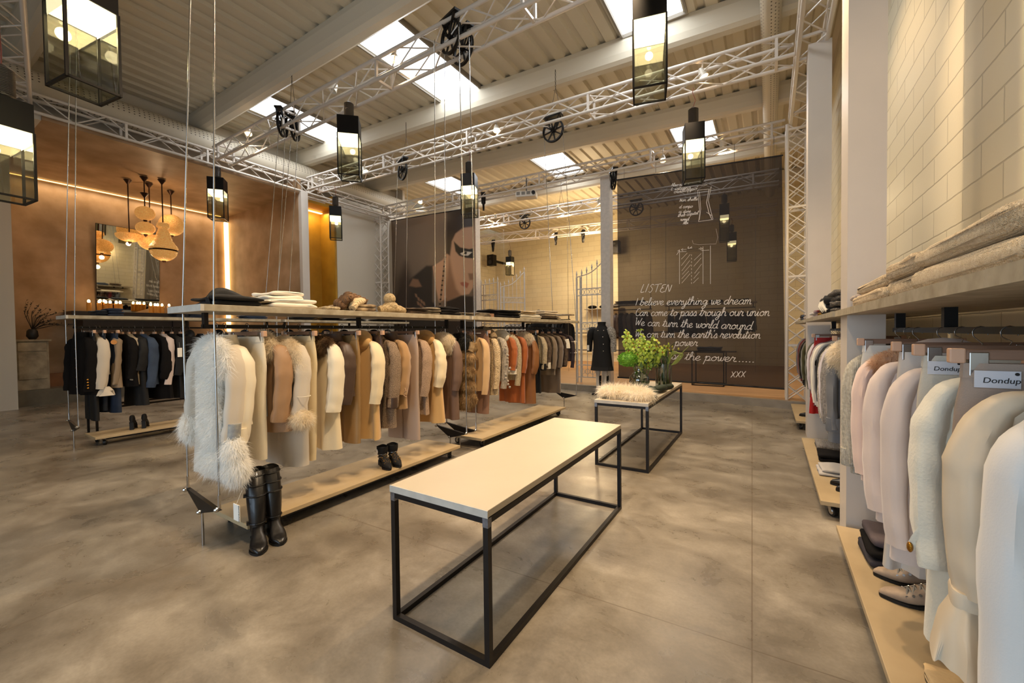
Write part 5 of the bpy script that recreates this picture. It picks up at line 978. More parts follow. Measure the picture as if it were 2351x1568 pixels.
# ================================================================== FOLDED CLOTHES, SHOES, FLOWERS, GATES, PEOPLE
r7 = random.Random(5)
def folded(name, label, cat, cx, cy, z, wx, wy, h, m, layers=2, rot=0, group=None, wob=.012, slump=0, na=.45, nf=7):
    """soft folded textile: layered slab with rounded folds, width wx, depth wy, height h"""
    t = MB(); ph = r7.uniform(0, 9)
    for k in range(layers):
        z0 = z+h*k/layers; hh = h/layers; R = []; n = 20; ox, oy = r7.uniform(-.012, .012), r7.uniform(-.012, .012); sx = 1-r7.uniform(0, .08)
        for i in range(13):
            u = sin(pi/2*(-1+2*i/12)); e = max(.0, 1-abs(u)**14)**.4; r = []
            for j in range(n):
                a = 2*pi*j/n; c, s_ = cos(a), sin(a); y = wy/2*sx*math.copysign(abs(c)**.35, c)*(.93+.07*e); zz = hh*.5*(.42+.58*e)*math.copysign(abs(s_)**.6, s_)
                x = wx/2*u*sx+.006*sin(y*40+ph+k); q = noise.noise(V((x*nf+ph, y*nf, k*3.3)))
                zz = zz+(hh*na*q if s_ > -.2 else 0)-(slump*abs(u)**2*k)
                r.append(V((x+ox, y+oy+wob*noise.noise(V((x*9, k*5.1, ph))), max(z0+hh*.5+zz, z+.001))))
            R.append(r)
        t.loft(R)
    M = Matrix.Translation((cx, cy, 0)) @ Matrix.Rotation(rot, 4, 'Z'); t.xf(M)
    o = t.build(name, m, smooth=True); o['label'] = label; o['category'] = cat
    if group: o['group'] = group
    return o
ZS = 1.601
def xs(px): return onx(px, 715, -3.05).y
def fA(px0, px1, h, m, name, label, cat, layers=2, wx=.36, z=ZS, X=-3.17, **k):
    a, b = xs(px0), xs(px1); return folded(name, label, cat, X, (a+b)/2, z, wx, abs(b-a)*.96, h*1.35, m, layers, **k)
fA(475, 600, .05, BLACK_, 'folded_jumper', 'black folded jumper with a peaked heap at the near end of the middle shelf', 'jumper', 2)
o = MB(); p = catmull([(-3.05, xs(478), ZS+.02), (-3.1, xs(512), ZS+.06), (-3.12, xs(545), ZS+.045), (-3.12, xs(585), ZS+.02)], 5); o.path(p, [.014+.014*sin(pi*i/(len(p)-1)) for i in range(len(p))], 10, ry=2.4)
tag(o.build('black_scarf', BLACK_, smooth=True), 'black scarf heaped on the black folded jumper', 'scarf')
fA(607, 725, .055, mat('white_crumpled_cloth', '#e9dfcd', .8, bump=.3, bscale=14), 'folded_shirts', 'lower half of the white crumpled shirt pile on the middle shelf', 'shirt', 2)
fA(612, 700, .05, mat('white_crumpled_cloth', '#e9dfcd', .8), 'folded_shirts', 'upper white crumpled shirt on the pile on the middle shelf', 'shirt', 2, z=ZS+.058, wx=.3)
fA(738, 778, .022, KCR, 'folded_knit', 'flat openwork knit between white shirts and the woolly hats', 'knitwear', 1)
fA(795, 858, .05, mat('cream_striped_knit', '#cdb48e', .9, hex2='#54402e', scale=9, bump=.6, bscale=30, kind='knit'), 'folded_knit', 'cream and brown striped knit lying under the braided scarf', 'knitwear', 2)
b = MB(); p = catmull([(-3.1, xs(783), ZS+.05), (-3.0, xs(790), ZS+.11), (-3.1, xs(810), ZS+.125), (-3.14, xs(835), ZS+.115), (-3.1, xs(850), ZS+.08)], 6); b.path(p, [.042+.006*sin(i*2.1) for i in range(len(p))], 14)
b.ell((-3.05, xs(782), ZS+.055), (.055, .06, .05), 16, 9); tag(b.build('braided_scarf', mat('brown_rope_knit', '#8a6849', .95, hex2='#5d4430', scale=18, bump=1.2, bscale=22, kind='rib'), smooth=True), 'thick brown braided scarf curled on the middle shelf', 'scarf')
b = MB(); b.path(catmull([(-3.0, xs(800), ZS+.02), (-3.03, xs(812), ZS+.07), (-3.06, xs(838), ZS+.10)], 5), [.03, .034, .038, .04, .04, .04, .04, .038, .036, .03, .02], 12); tag(b.build('cream_scarf', mat('cream_thin_scarf', '#dcc49c', .9, bump=.8, bscale=30, kind='rib'), smooth=True), 'cream ribbed scarf draped over the braided scarf', 'scarf')
t = thing('bobble_hat', 'cream knitted hat with a big bobble standing on the middle shelf', 'hat', (-3.1, xs(898), ZS)); yh = xs(902)
HATK = mat('cream_hat_knit', '#e3cb9f', .95, hex2='#b99a6c', scale=40, bump=1.2, bscale=24, kind='knit')
MB().path(catmull([(-3.08, xs(876), ZS+.022), (-3.06, xs(890), ZS+.04), (-3.06, xs(915), ZS+.04), (-3.08, xs(930), ZS+.022)], 4), .04, 14).ell((-3.08, yh, ZS+.065), (.07, .075, .05), 18, 10).build('knit', HATK, t, smooth=True)
MB().ell((-3.08, yh-.01, ZS+.135), (.056, .058, .056), 18, 10).build('bobble', HATK, t, smooth=True)
BRP = mat('brown_cords', '#54422f', .8, hex2='#3a2d21', scale=10); BRP2 = mat('olive_grey_cloth', '#8b7f6b', .8, hex2='#5b5040', scale=12)
for a, b_, h, m_, lb in ((930, 975, .045, BRP, 'brown folded cord trousers right of the bobble hat'), (968, 1005, .055, BRP2, 'grey beige folded trousers in the middle of the middle shelf'), (1003, 1053, .07, BLACK2, 'dark brown folded trousers heap before the shelf joint'), (1053, 1082, .03, BRP2, 'thin folded grey trousers at the shelf joint'), (1082, 1120, .035, BRP2, 'thin folded striped trousers just past the shelf joint')):
    fA(a, b_, h, m_, 'folded_trousers', lb, 'trousers', 3)
MB_ = MB().box((-3.08, xs(1119), ZS), (-3.0, xs(1127), ZS+.045)).build('wooden_block', WOOD); tag(MB_, 'small brown wooden block on the far half of the middle shelf', 'block')
for a, b_, h, m_, lb, z_ in ((1130, 1190, .08, BLACK2, 'black folded jumpers in a thick heap on the far half of the middle shelf', 0), (1186, 1238, .05, IV, 'white folded jumper hanging over the board beside the black heap', 0), (1190, 1225, .045, mat('beige_top_cloth', '#c5ab84', .8), 'beige folded jumper on top of the white one', .052),
                        (1238, 1282, .05, BRP, 'brown folded jumpers at the bottom of the last stack', 0), (1240, 1275, .07, mat('white_brown_stripe', '#dccdb4', .9, hex2='#97846a', scale=30, stretch=(1, 1, 30)), 'white striped folded knits on top of the last stack', .052)):
    fA(a, b_, h, m_, 'folded_jumper', lb, 'jumper', 3, z=ZS+z_)
def xb(px): return onx(px, 720, -7.3).y
for a, b_, h, m_, lb in ((217, 245, .07, DDEN, 'dark folded jeans, first on the left shelf'), (243, 284, .10, DENIM, 'thick stack of blue folded jeans on the left shelf'), (398, 430, .07, DDEN, 'dark folded jeans behind the steel cable on the left shelf'), (430, 470, .06, DENIM, 'blue folded jeans right of the steel cable'), (558, 612, .06, DENIM2, 'faded folded jeans seen below the middle shelf'),
                    (671, 728, .06, BLACK_, 'black folded tops on the far half of the left shelf'), (742, 790, .06, BLACK2, 'black folded jumper further along the left shelf'), (800, 840, .05, NAVY, 'navy folded jumper further along the left shelf'), (860, 925, .05, BLACK2, 'black and white folded knits at the far end of the left shelf')):
    a, b2 = xb(a), xb(b_); folded('folded_jeans' if 'jeans' in lb else 'folded_garment', lb, 'jeans' if 'jeans' in lb else 'top', -7.4, (a+b2)/2, 1.681, .34, abs(b2-a)*.95, h, m_, 3)
# right wall shelf knits
KBIG = mat('cream_rib_knit', '#ead6b2', .95, hex2='#d9bf94', scale=70, bump=.8, bscale=34, kind='knit', sheen=.2); KB2 = mat('cream_lace_knit', '#e6d0aa', .95, hex2='#c9ac80', scale=45, bump=.9, bscale=26, kind='knit', sheen=.2)
KG = mat('grey_chunky_knit', '#9b9389', .95, hex2='#6e665c', scale=55, bump=1.3, bscale=30, kind='knit'); KG2 = mat('soft_grey_knit', '#a79b92', .95, bump=.4, bscale=120)
def ys(px): return onx(px, 700, .47).y
ZT = 1.526
for a, b_, h, m_, lb, L_ in ((2420, 2120, .15, KBIG, 'large cream ribbed jumper folded on the right shelf, nearest', 2), (2135, 2052, .15, KB2, 'cream lace knit folded second on the right shelf', 2), (2060, 1972, .13, KB2, 'cream cable knit folded third on the right shelf', 2)):
    ya, yb_ = ys(a), ys(b_); folded('folded_knit', lb, 'knitwear', .66, (ya+yb_)/2, ZT, .46, abs(yb_-ya)*1.05, h, m_, L_, slump=.0, na=.2, nf=4)
folded('folded_knit', 'soft grey fluffy knit folded beside the column on the right shelf', 'knitwear', .52, 3.27, ZT, .17, .26, .085, KG2, 2)
for y_, h, m_, lb, w_, zz in ((4.1, .09, KG, 'lower grey chunky knit just past the column', .42, 0), (4.15, .08, KG, 'upper grey chunky knit on the pile past the column', .4, .092), (4.62, .16, BLACK_, 'black and white striped knits in a tall fold', .42, 0), (5.15, .09, mat('mustard_knit', '#a37a22', .9, bump=1, bscale=30, kind='knit'), 'mustard folded scarf on the far right shelf', .4, 0),
                          (5.6, .08, BURG, 'burgundy folded jumper on the far right shelf', .4, 0), (6.05, .07, LGREY, 'light grey folded jumper on the far right shelf', .4, 0), (7.1, .1, KG2, 'grey folded knits on the last right shelf', .4, 0), (7.6, .09, DENIM2, 'blue grey folded knit on the last right shelf', .4, 0), (8.1, .1, BPAT, 'brown folded knit on the last right shelf', .4, 0)):
    folded('folded_knit', lb, 'knitwear', .62, y_, ZT+zz, w_, .40, h, m_, 2)
for k in range(3):
    MB_ = MB().path(catmull([(.43, 4.45+k*.12, ZT+.03), (.405, 4.5+k*.12, ZT+.08), (.43, 4.5+k*.12, ZT+.14)], 4), .02, 8).build('white_stripe_scarf', IV, smooth=True); tag(MB_, 'white roll of striped scarf in the black and white knit pile', 'scarf', 'white rolls in the striped pile')
# ---- shoes
LEA = mat('black_boot_leather', '#0f0d0d', .35, bump=.1, bscale=30, coat=.2); SUED = mat('black_suede', '#0c0a0a', .8); SOLE = mat('black_sole', '#090807', .6); BOOTG = mat('pale_suede_boot', '#b29c84', .8, hex2='#8e7a66', scale=12, bump=.15, bscale=90); LACE = mat('grey_laces', '#8b8478', .7); SILV = mat('silver_buckle', '#b0aca6', .25, metal=1)
def shoe(label, x, y, z, rot, shaft, L=.28, w=.05, m=LEA, heel=.035, toe=.035, r=.055, name='boot', parts=(), group=None, pointy=.5, tilt=0):
    """foot points along local -Y... built along +X then rotated"""
    t = thing(name, label, 'shoe', (x, y, z), group, rot); b = MB()
    xt = L-.075; rings = []; prof = []
    def ip(u, T):
        for (a, p), (b_, q) in zip(T, T[1:]):
            if u <= b_: f = (u-a)/(b_-a); f = f*f*(3-2*f); return p+(q-p)*f
        return T[-1][1]
    for u in (0, .02, .07, .15, .25, .36, .48, .6, .7, .79, .87, .93, .97, .99, 1.0):
        hw = w*ip(u, ((0, .25), (.04, .55), (.15, .74), (.42, .70), (.68, 1.0), (.82, .6+.4*pointy), (.93, .42*(.5+pointy)), (.985, .26*(.4+pointy)), (1, .08)))
        z0 = ip(u, ((0, heel), (.28, heel*.95), (.62, .006), (1, .010))); zt = ip(u, ((0, heel+.05), (.08, heel+.10), (.35, heel+.095), (.55, .075+heel*.4), (.75, .052), (.92, .042), (.985, .03), (1, .016)))
        prof.append((-.075+L*u, hw, zt-z0, z0))
    for px, hw, hh, z0 in prof:
        rr = [V((px, hw*math.copysign(abs(cos(a))**.8, cos(a)), z0+hh*.5+hh*.5*math.copysign(abs(sin(a))**.7, sin(a)))) for a in [2*pi*j/18 for j in range(18)]]; rings.append(rr)
    b.loft(rings)
    rs = lambda u: r*(.70+.36*sin(min(1, u*1.25)*pi/2))
    if shaft:
        P = []; n = 10
        for i in range(n+1):
            u = i/n; zz = heel+.05+(shaft-heel-.05)*u; P.append([V((-.015+tilt*u*u+rs(u)*cos(a)*1.05, rs(u)*.9*sin(a), zz+.004*sin(3*a))) for a in [2*pi*j/18 for j in range(18)]])
        P.append([v+V((0, 0, -.02)) for v in [V((-.015+tilt+(p.x+.015-tilt)*.88, p.y*.88, p.z)) for p in P[-1]]]); b.loft(P, True)
    b.build('upper', m, t, smooth=True, world=False)
    s = MB(); s.loft([[V((px, (hw+.003)*sg, z0+dz)) for sg, dz in ((-1, -.008), (1, -.008), (1, .006), (-1, .006))] for px, hw, hh, z0 in prof])
    for v in s.v: v.z = max(v.z, .001)
    s.box((-.072, -w*.58, .0), (-.010, w*.58, heel+.006)); s.build('sole', SOLE, t, world=False)
    return t
for k, (x, y, rt, ti) in enumerate(((*onz(592, 1246, 0).xy, -.42, -.17), (*onz(630, 1228, 0).xy, -.30, -.12))):
    t = shoe(('nearer' if k == 0 else 'farther')+' tall black leather riding boot leaning against the low platform', x, y, .0, rt, .45, r=.066, name='riding_boot', w=.052, pointy=.75, tilt=ti)
    for zz in (.14, .31, .37, .425):
        u = max(0, (zz-.085)/.365); q_ = .066*(.70+.36*sin(min(1, u*1.25)*pi/2))+.002; MB().path([(-.015+ti*u*u+q_*1.05*cos(a), q_*.9*sin(a), zz) for a in [2*pi*i/22 for i in range(23)]], .006, 6, cap=False).box((-.015+ti*u*u-.012, -q_*.9-.012, zz-.012), (-.015+ti*u*u+.012, -q_*.9+.002, zz+.012)).build('buckle_strap', LEA, t, smooth=False, world=False)
t = thing('price_tag', 'large white swing tag with upright lettering hanging from the riding boots', 'tag', (-2.72, 1.20, .28))
MB().box((-2.76, 1.198, .285), (-2.685, 1.201, .385)).build('card', mat('tag_card', '#efe9dd', .6), t); MB().tube((-2.725, 1.2, .385), (-2.72, 1.23, .46), .0015, 5).build('string', mat('tag_string', '#c9c2b4', .7), t)
word(t, 'GIANMARCO', .017, (-2.695-t.location.x, 1.1965-t.location.y, .335-t.location.z), (pi/2, pi/2, 0), RUB)
for k, (x, y) in enumerate((onz(880, 1070, .13).xy, onz(903, 1064, .13).xy)):
    t = shoe(('left' if k == 0 else 'right')+' black studded ankle boot on the low platform', x, y, .131, -.35, .19, L=.25, w=.042, m=SUED, heel=.045, pointy=.45, name='ankle_boot')
    b = MB()
    for i in range(46): a = r7.uniform(-1.3, 1.3); xx = r7.uniform(.02, .14); b.ell((xx, .036*sin(a), .128-.5*max(0, xx-.02)-.022*abs(sin(a))**2), (.003, .003, .003), 6, 4)
    b.build('studs', BTN, t, world=False)
    for zz in (.09, .115): MB().path([(-.015+.049*cos(a), .043*sin(a), zz+.006*cos(a)) for a in [2*pi*i/16 for i in range(17)]], .004, 5, cap=False).build('strap', SILV, t, world=False)
    if k == 0: MB().path([(-.01, -.053, .15), (-.01, -.057, .15)], .02, 16).build('round_sticker', mat('tag_card', '#efe9dd', .6), t, world=False)
for k, (x, y) in enumerate(((-7.47, 2.02), (-7.44, 2.14))): shoe(('left' if k == 0 else 'right')+' black high heeled shoe seen from behind on the left platform', x, y, .131, 2.7, .15, L=.24, w=.036, m=SUED, heel=.10, pointy=.4, name='heeled_shoe', r=.035)
for k, (x, y, rt) in enumerate(((.70, 2.73, pi-.12), (.69, 2.55, pi-.02))):
    t = shoe(('farther' if k == 0 else 'nearer')+' pale suede lace-up boot under the ivory wool coat', x, y, .131, rt, .17, L=.32, w=.050, m=BOOTG, heel=.03, pointy=.75, name='lace_up_boot', r=.055)
    lc = MB(); ey = MB()
    for i in range(6):
        xx = .155-.022*i; zz = .062+.0115*i; lc.path([(xx, -.036, zz-.016), (xx-.010, 0, zz+.010), (xx-.022, .036, zz-.006)], .004, 6).path([(xx, .036, zz-.016), (xx-.010, 0, zz+.012), (xx-.022, -.036, zz-.006)], .004, 6)
        for s_ in (-1, 1): ey.path([(xx, s_*.036, zz-.022), (xx, s_*.045, zz-.018)], .006, 8)
    lc.build('laces', LACE, t, smooth=True, world=False); ey.build('eyelets', SILV, t, world=False)
JD = mat('dark_folded_denim', '#2b2a31', .8, hex2='#3d3538', scale=7)
folded('folded_jeans', 'dark blue folded jeans at the bottom of the stack on the right platform', 'jeans', .63, 2.98, .131, .38, .34, .05, JD, 1); folded('folded_jeans', 'black folded jeans in the middle of the stack on the right platform', 'jeans', .64, 2.98, .183, .38, .33, .045, BLACK2, 1); folded('folded_jeans', 'grey violet folded jeans on top of the stack on the right platform', 'jeans', .63, 2.99, .23, .37, .33, .05, mat('grey_violet_denim', '#5c5053', .8, var=.3, scale=8), 1)
folded('folded_jumper', 'folded beige jumper with a paper tag at the bottom edge of the picture', 'jumper', .70, 1.90, .131, .44, .36, .045, mat('beige_folded_wool', '#cdb083', .85, bump=.3, bscale=60), 2)
tag(MB().box((.52, 1.78, .18), (.66, 1.86, .182)).build('paper_tag', mat('tag_card', '#efe9dd', .6)), 'white paper tag lying on the folded beige jumper', 'tag')
fl = thing('fluffy_scarf', 'small grey fluffy scarf end beside the folded beige jumper', 'scarf', (.48, 1.76, .131)); fur(fl, [((0, 0, .03), (.07, .05, .03))], mat('grey_fluff', '#a99c8c', .9), 300000, .025, .2, 'wool', seed=31, w=.0009)
for (x, y, h, m_, lb, L_) in ((.58, 5.0, .07, BLACK2, 'black folded tops on the platform past the column', 2), (.55, 4.55, .05, LGREY, 'pale grey folded top on the platform past the column', 2), (.60, 5.5, .05, GREYK, 'grey knitted hat on the platform past the column', 1)): folded('folded_garment', lb, 'top', x, y, .131, .34, .3, h, m_, L_)
for k, (x, y) in enumerate(((.62, 4.05), (.60, 4.2))): shoe(('nearer' if k == 0 else 'farther')+' flat black shoe on the platform just past the column', x, y, .131, pi, 0, L=.25, w=.042, m=LEA, heel=.015, name='flat_shoe')
shoe('black shoe at the far end of the right platforms', .55, 7.3, .131, pi, 0, L=.25, w=.045, m=LEA, heel=.02, name='flat_shoe')
# ---- table display: fur collar, green jacket, vases and flowers
ZD = .69
t = thing('fur_collar_piece', 'cream ostrich-like fur collar lying on the front of the smaller table', 'fur collar', (-1.28, 4.28, ZD))
fur(t, [((-.13, .02, .055), (.14, .12, .05)), ((.12, .0, .055), (.15, .12, .05)), ((.0, .04, .05), (.12, .1, .045))], furmat('cream_feather_fur', '#fdf6e8', '#f3e7cf'), 200000, .085, .35, 'fur', w=.002, seed=33, curl=.25)
GRN = mat('dark_green_cloth', '#1f2a1c', .6, bump=.1, bscale=10)
t = thing('green_jacket', 'dark green jacket folded behind the cream fur collar on the smaller table', 'jacket', (-1.2, 4.6, ZD))
MB().path(catmull([(-1.38, 4.62, ZD+.04), (-1.2, 4.66, ZD+.065), (-1.08, 4.60, ZD+.055), (-1.03, 4.40, ZD+.04)], 5), [.04, .05, .06, .065, .07, .07, .07, .065, .06, .06, .055, .055, .05, .05, .045, .04], 14, ry=.8).build('body', GRN, t, smooth=True)
MB().path(catmull([(-1.10, 4.75, ZD+.045), (-1.05, 4.95, ZD+.05), (-1.07, 5.12, ZD+.035), (-1.02, 5.3, ZD+.03)], 5), [.05]*8+[.04]*8, 14, ry=.75).build('sleeve', GRN, t, smooth=True); MB().path([(-1.50, 4.25, ZD+.012), (-1.42, 4.22, ZD+.012)], .06, 12, ry=.2).build('hem', GRN, t, smooth=True)
VG = glassmat('vase_glass', '#eef2ee', .96, .08); WATER = glassmat('vase_water', '#d9e0cc', .93, .03)
STEM = mat('flower_stem', '#5f7a2c', .5); LEAF = mat('dark_leaf', '#2c4a1a', .45, coat=.2); ORCH = mat('lime_orchid', '#b9c552', .5, hex2='#8fae35', scale=25); LIPO = mat('orchid_lip', '#c9742c', .5, hex2='#9a3a2a', scale=60); HYD = mat('bright_green_hydrangea', '#5c8f22', .6, hex2='#86bb3c', scale=30); TUL = mat('willow_twig', '#7f8a3c', .5)
vx, vy = -1.37, 5.18
t = thing('round_glass_vase', 'round bellied glass vase with water holding the orchids', 'vase', (vx, vy, ZD))
MB().lathe([(.05, .002), (.10, .02), (.125, .08), (.115, .14), (.07, .20), (.05, .235), (.065, .27), (.075, .28), (.062, .268), (.045, .235), (.066, .198), (.111, .14), (.121, .08), (.097, .024), (.01, .01)], (vx, vy, ZD), 32).build('glass', VG, t, smooth=True)
MB().lathe([(.01, .014), (.094, .026), (.119, .08), (.112, .13), (.01, .131)], (vx, vy, ZD), 28).build('water', WATER, t, smooth=True)
wx_, wy_ = -1.13, 5.42
t2 = thing('cylinder_glass_vase', 'straight cylindrical glass vase with dark stems and bent twigs', 'vase', (wx_, wy_, ZD))
MB().lathe([(.01, .008), (.095, .01), (.1, .002), (.102, .30), (.098, .30), (.096, .015), (.01, .012)], (wx_, wy_, ZD), 32).build('glass', VG, t2, smooth=True)
MB().lathe([(.01, .016), (.094, .018), (.094, .10), (.01, .101)], (wx_, wy_, ZD), 28).build('water', WATER, t2, smooth=True)
def orchid(b, l, c, n, s):
    n = n.normalized(); u = n.cross(V((0, 0, 1))).normalized(); v = u.cross(n)
    for k in range(5):
        a = 2*pi*k/5+.3; d = u*cos(a)+v*sin(a); e = n.cross(d); p1 = c+d*s*.5+n*s*.18; p2 = c+d*s+n*s*.05
        b.add([c, c+d*s*.3-e*s*.2+n*s*.1, p1+d*s*.12-e*s*.33, p2-e*s*.16, p2, p2+e*s*.16, p1+d*s*.12+e*s*.33, c+d*s*.3+e*s*.2+n*s*.1, c+d*s*.55+n*s*.27], [(i_, i_+1 if i_ < 7 else 0, 8) for i_ in range(8)])
    l.ell(c+n*s*.15-v*s*.1, (s*.13, s*.13, s*.15), 8, 5)
rf = random.Random(21)
def spray(lab, base, tips, per, s, m, ctr=None):
    tt = thing('orchid_stem', lab, 'flower', base); st_ = MB(); fb = MB(); lb_ = MB()
    for tp in tips:
        P = catmull([base, V(base)*.5+V(tp)*.5+V((0, 0, .05)), tp], 5); st_.path(P, .004, 6)
        for i in range(per):
            u = 4+i*(len(P)-5)/max(1, per-1); p = P[min(len(P)-1, int(u))]; nn = V((rf.uniform(-1, 1), rf.uniform(-1.4, .2), rf.uniform(-.3, .7))); orchid(fb, lb_, p+nn.normalized()*.035, nn, s*rf.uniform(.85, 1.15))
    st_.build('stem', STEM, tt, smooth=True); fb.build('petals', m, tt); lb_.build('lips', LIPO, tt, smooth=True, kind='stuff')
P0 = V((vx, vy, ZD+.03))
spray('lime green orchid spray leaning left in the round vase', P0, [V((vx-.17, vy-.02, ZD+.66)), V((vx-.10, vy, ZD+.56))], 12, .062, ORCH)
spray('tallest lime green orchid spray in the middle of the bouquet', P0+V((.02, 0, 0)), [V((vx+.02, vy-.02, ZD+.68)), V((vx+.06, vy+.03, ZD+.58))], 12, .062, ORCH)
spray('lime green orchid spray arching to the right over the cylinder vase', P0+V((.03, .02, 0)), [V((vx+.20, vy+.0, ZD+.60)), V((vx+.28, vy+.1, ZD+.52)), V((vx+.10, vy-.03, ZD+.48))], 12, .062, ORCH)
th = thing('green_hydrangea', 'bright green rounded flower head low at the left of the bouquet', 'flower', P0); hb = MB(); hc = V((vx-.12, vy-.06, ZD+.36))
for i in range(420):
    z = rf.uniform(-1, 1); a = rf.uniform(0, 2*pi); q = sqrt(1-z*z); n = V((q*cos(a), q*sin(a), z)); p = hc+V((n.x*.12, n.y*.12, n.z*.085))*rf.uniform(.85, 1.05); e = n.cross(V((rf.random(), rf.random(), rf.random()))).normalized(); f = n.cross(e)
    for k in range(2): hb.add([p, p+(e*cos(k*1.6)+f*sin(k*1.6))*.014+n*.008, p+n*.014, p-(e*cos(k*1.6)+f*sin(k*1.6))*.014+n*.008], [(0, 1, 2, 3)])
hb.ell(hc, (.1, .1, .07), 14, 8); hb.build('florets', HYD, th); MB().path(catmull([P0, (vx-.04, vy-.02, ZD+.2), hc], 4), .006, 6).build('stem', STEM, th, smooth=True)
tg = thing('leafy_greenery', 'dark green leaves filling the middle of the bouquet', 'leaves', P0); gb = MB()
for i in range(150):
    c0 = V((vx+.10+rf.gauss(0, .09), vy+.05+rf.gauss(0, .07), ZD+.34+rf.gauss(0, .07))); d = V((rf.gauss(0, 1), rf.gauss(0, 1), rf.uniform(0, 1.2))).normalized(); e = d.cross(V((0, 0, 1))).normalized(); l_ = rf.uniform(.05, .11)
    gb.add([c0, c0+d*l_*.5+e*l_*.2, c0+d*l_, c0+d*l_*.5-e*l_*.2], [(0, 1, 2, 3)])
for i in range(10): gb.path([V((vx+rf.uniform(-.03, .03), vy+rf.uniform(-.03, .03), ZD+.02)), V((vx+rf.uniform(-.02, .02), vy, ZD+.24)), V((vx+.08+rf.gauss(0, .06), vy+.03, ZD+.36))], .0045, 5)
gb.build('leaves', LEAF, tg)
tw = thing('grass_stems', 'dark stems with small buds standing in the cylinder vase', 'stems', (wx_, wy_, ZD+.02)); gb = MB(); bd = MB()
for i in range(26):
    a = rf.uniform(0, 6.28); q0 = V((wx_+.06*cos(a), wy_+.06*sin(a), ZD+.02)); q1 = V((wx_-.06*cos(a)+rf.gauss(0, .02), wy_-.05*sin(a), ZD+.34)); q2 = q1+V((rf.gauss(0, .07), rf.gauss(0, .05), rf.uniform(.05, .18))); gb.path([q0, q1, q2], .0035, 5); bd.ell(q2, (.011, .011, .018), 6, 4)
gb.build('stems', LEAF, tw); bd.build('buds', mat('yellow_buds', '#a8a03c', .6), tw)
tw = thing('bent_twigs', 'pale green twigs bent into a loop at the right of the cylinder vase', 'twigs', (wx_+.06, wy_, ZD+.02)); gb = MB()
for k in range(4): gb.path(catmull([(wx_+.05+.008*k, wy_, ZD+.02), (wx_+.05, wy_-.02, ZD+.2), (wx_+.06+.01*k, wy_-.02, ZD+.36), (wx_+.12, wy_-.02, ZD+.45-.012*k), (wx_+.19+.015*k, wy_-.02, ZD+.42), (wx_+.17, wy_-.03, ZD+.36-.015*k), (wx_+.10, wy_-.03, ZD+.28)], 5), .005, 6)
for k in range(3): gb.path(catmull([(wx_+.05, wy_, ZD+.2), (wx_+.14, wy_, ZD+.34), (wx_+.2+.05*k, wy_-.01, ZD+.42+.05*k)], 4), .003, 5)
gb.build('twigs', TUL, tw, smooth=True)
# ---- wrought iron gates
GW = mat('white_painted_iron', '#cfc8bd', .5, var=.12, scale=20)
def gate(label, c, rot, w, h0, h1, nb, base=.145):
    t = thing('iron_gate', label, 'gate', c, None, rot)
    fr = MB()
    for z in (.12, .42, h0*.50, h0*.50+.16, h0*.82, h0*.82+.16, ): fr.box((0, -.012, z), (w, .012, z+.025))
    for x in (0, .10, w): fr.box((x-.018, -.018, 0), (x+.018, .018, h0 if x < .2 else h1))
    fr.build('frame', GW, t, world=False)
    bars = MB(); sp = MB()
    for i in range(nb+1):
        x = w*i/nb; h = h0+(h1-h0)*(i/nb)**1.6; bars.tube((x, 0, .12), (x, 0, h), .009, 6); sp.lathe([(.004, h), (.02, h+.02), (.012, h+.035), (.024, h+.075), (.002, h+.17)], (x, 0, 0), 8)
    for z in (.27, h0*.50+.09, h0*.82+.09):
        rings = MB()
        for i in range(nb-1): rings.path([(w*(i+1)/nb+.06*cos(a), 0, z+.062*sin(a)) for a in [2*pi*j/14 for j in range(15)]], .007, 5, cap=False)
        rings.build('scrollwork', GW, t, world=False)
    MB().path(catmull([(0, 0, h0), (w*.5, 0, h0+(h1-h0)*.25), (w, 0, h1)], 8), .012, 6).build('top_rail', GW, t, world=False)
    bars.build('bars', GW, t, world=False); sp.build('spear_tips', GW, t, world=False)
    return t
gate('white wrought iron gate leaf with spear tips left of the right worn column', (-4.08, 9.62, .14), 0, .80, 2.62, 3.05, 6)
gate('narrow white iron gate panel right of the left worn column', (-7.6, 10.4, .14), 0, .62, 2.75, 2.80, 4)
gate('open white iron gate leaf turned towards the back, with rising top', (-6.95, 10.5, .14), .95, .8, 2.65, 3.15, 6)
# ---- mannequin
mx_, my_ = -3.14, 8.78
MAN = mat('mannequin_pale', '#cfc4b6', .4)
t = thing('mannequin', 'headless pale mannequin standing in front of the right worn column', 'mannequin', (mx_, my_, 0))
MB().path([(mx_-.09, my_, .02), (mx_-.09, my_, .45), (mx_-.08, my_, .85)], [.04, .05, .075], 14).path([(mx_+.08, my_, .02), (mx_+.08, my_, .45), (mx_+.07, my_, .85)], [.04, .05, .075], 14).path([(mx_, my_, .8), (mx_, my_, 1.0), (mx_, my_, 1.2), (mx_, my_, 1.4), (mx_, my_, 1.47), (mx_, my_, 1.55)], [.13, .12, .14, .15, .08, .05], 16, ry=.7).build('body', MAN, t, smooth=True)
MB().tube((mx_, my_+.0, 0), (mx_, my_, .02), .16, 20).build('base_plate', CHROME, t)
t = thing('black_coat', 'short black buttoned coat with puffed sleeves worn by the mannequin', 'coat', (mx_, my_, .6)); b = MB()
b.loft([[V((mx_+a_*cos(q), my_+b__*sin(q), z)) for q in [2*pi*i/28 for i in range(28)]] for z, a_, b__ in ((.62, .24, .17), (.75, .225, .16), (.95, .20, .14), (1.1, .19, .135), (1.3, .20, .14), (1.42, .19, .13), (1.49, .12, .09), (1.54, .085, .075), (1.61, .095, .085))]); b.build('body', BLACK_, t, smooth=True)
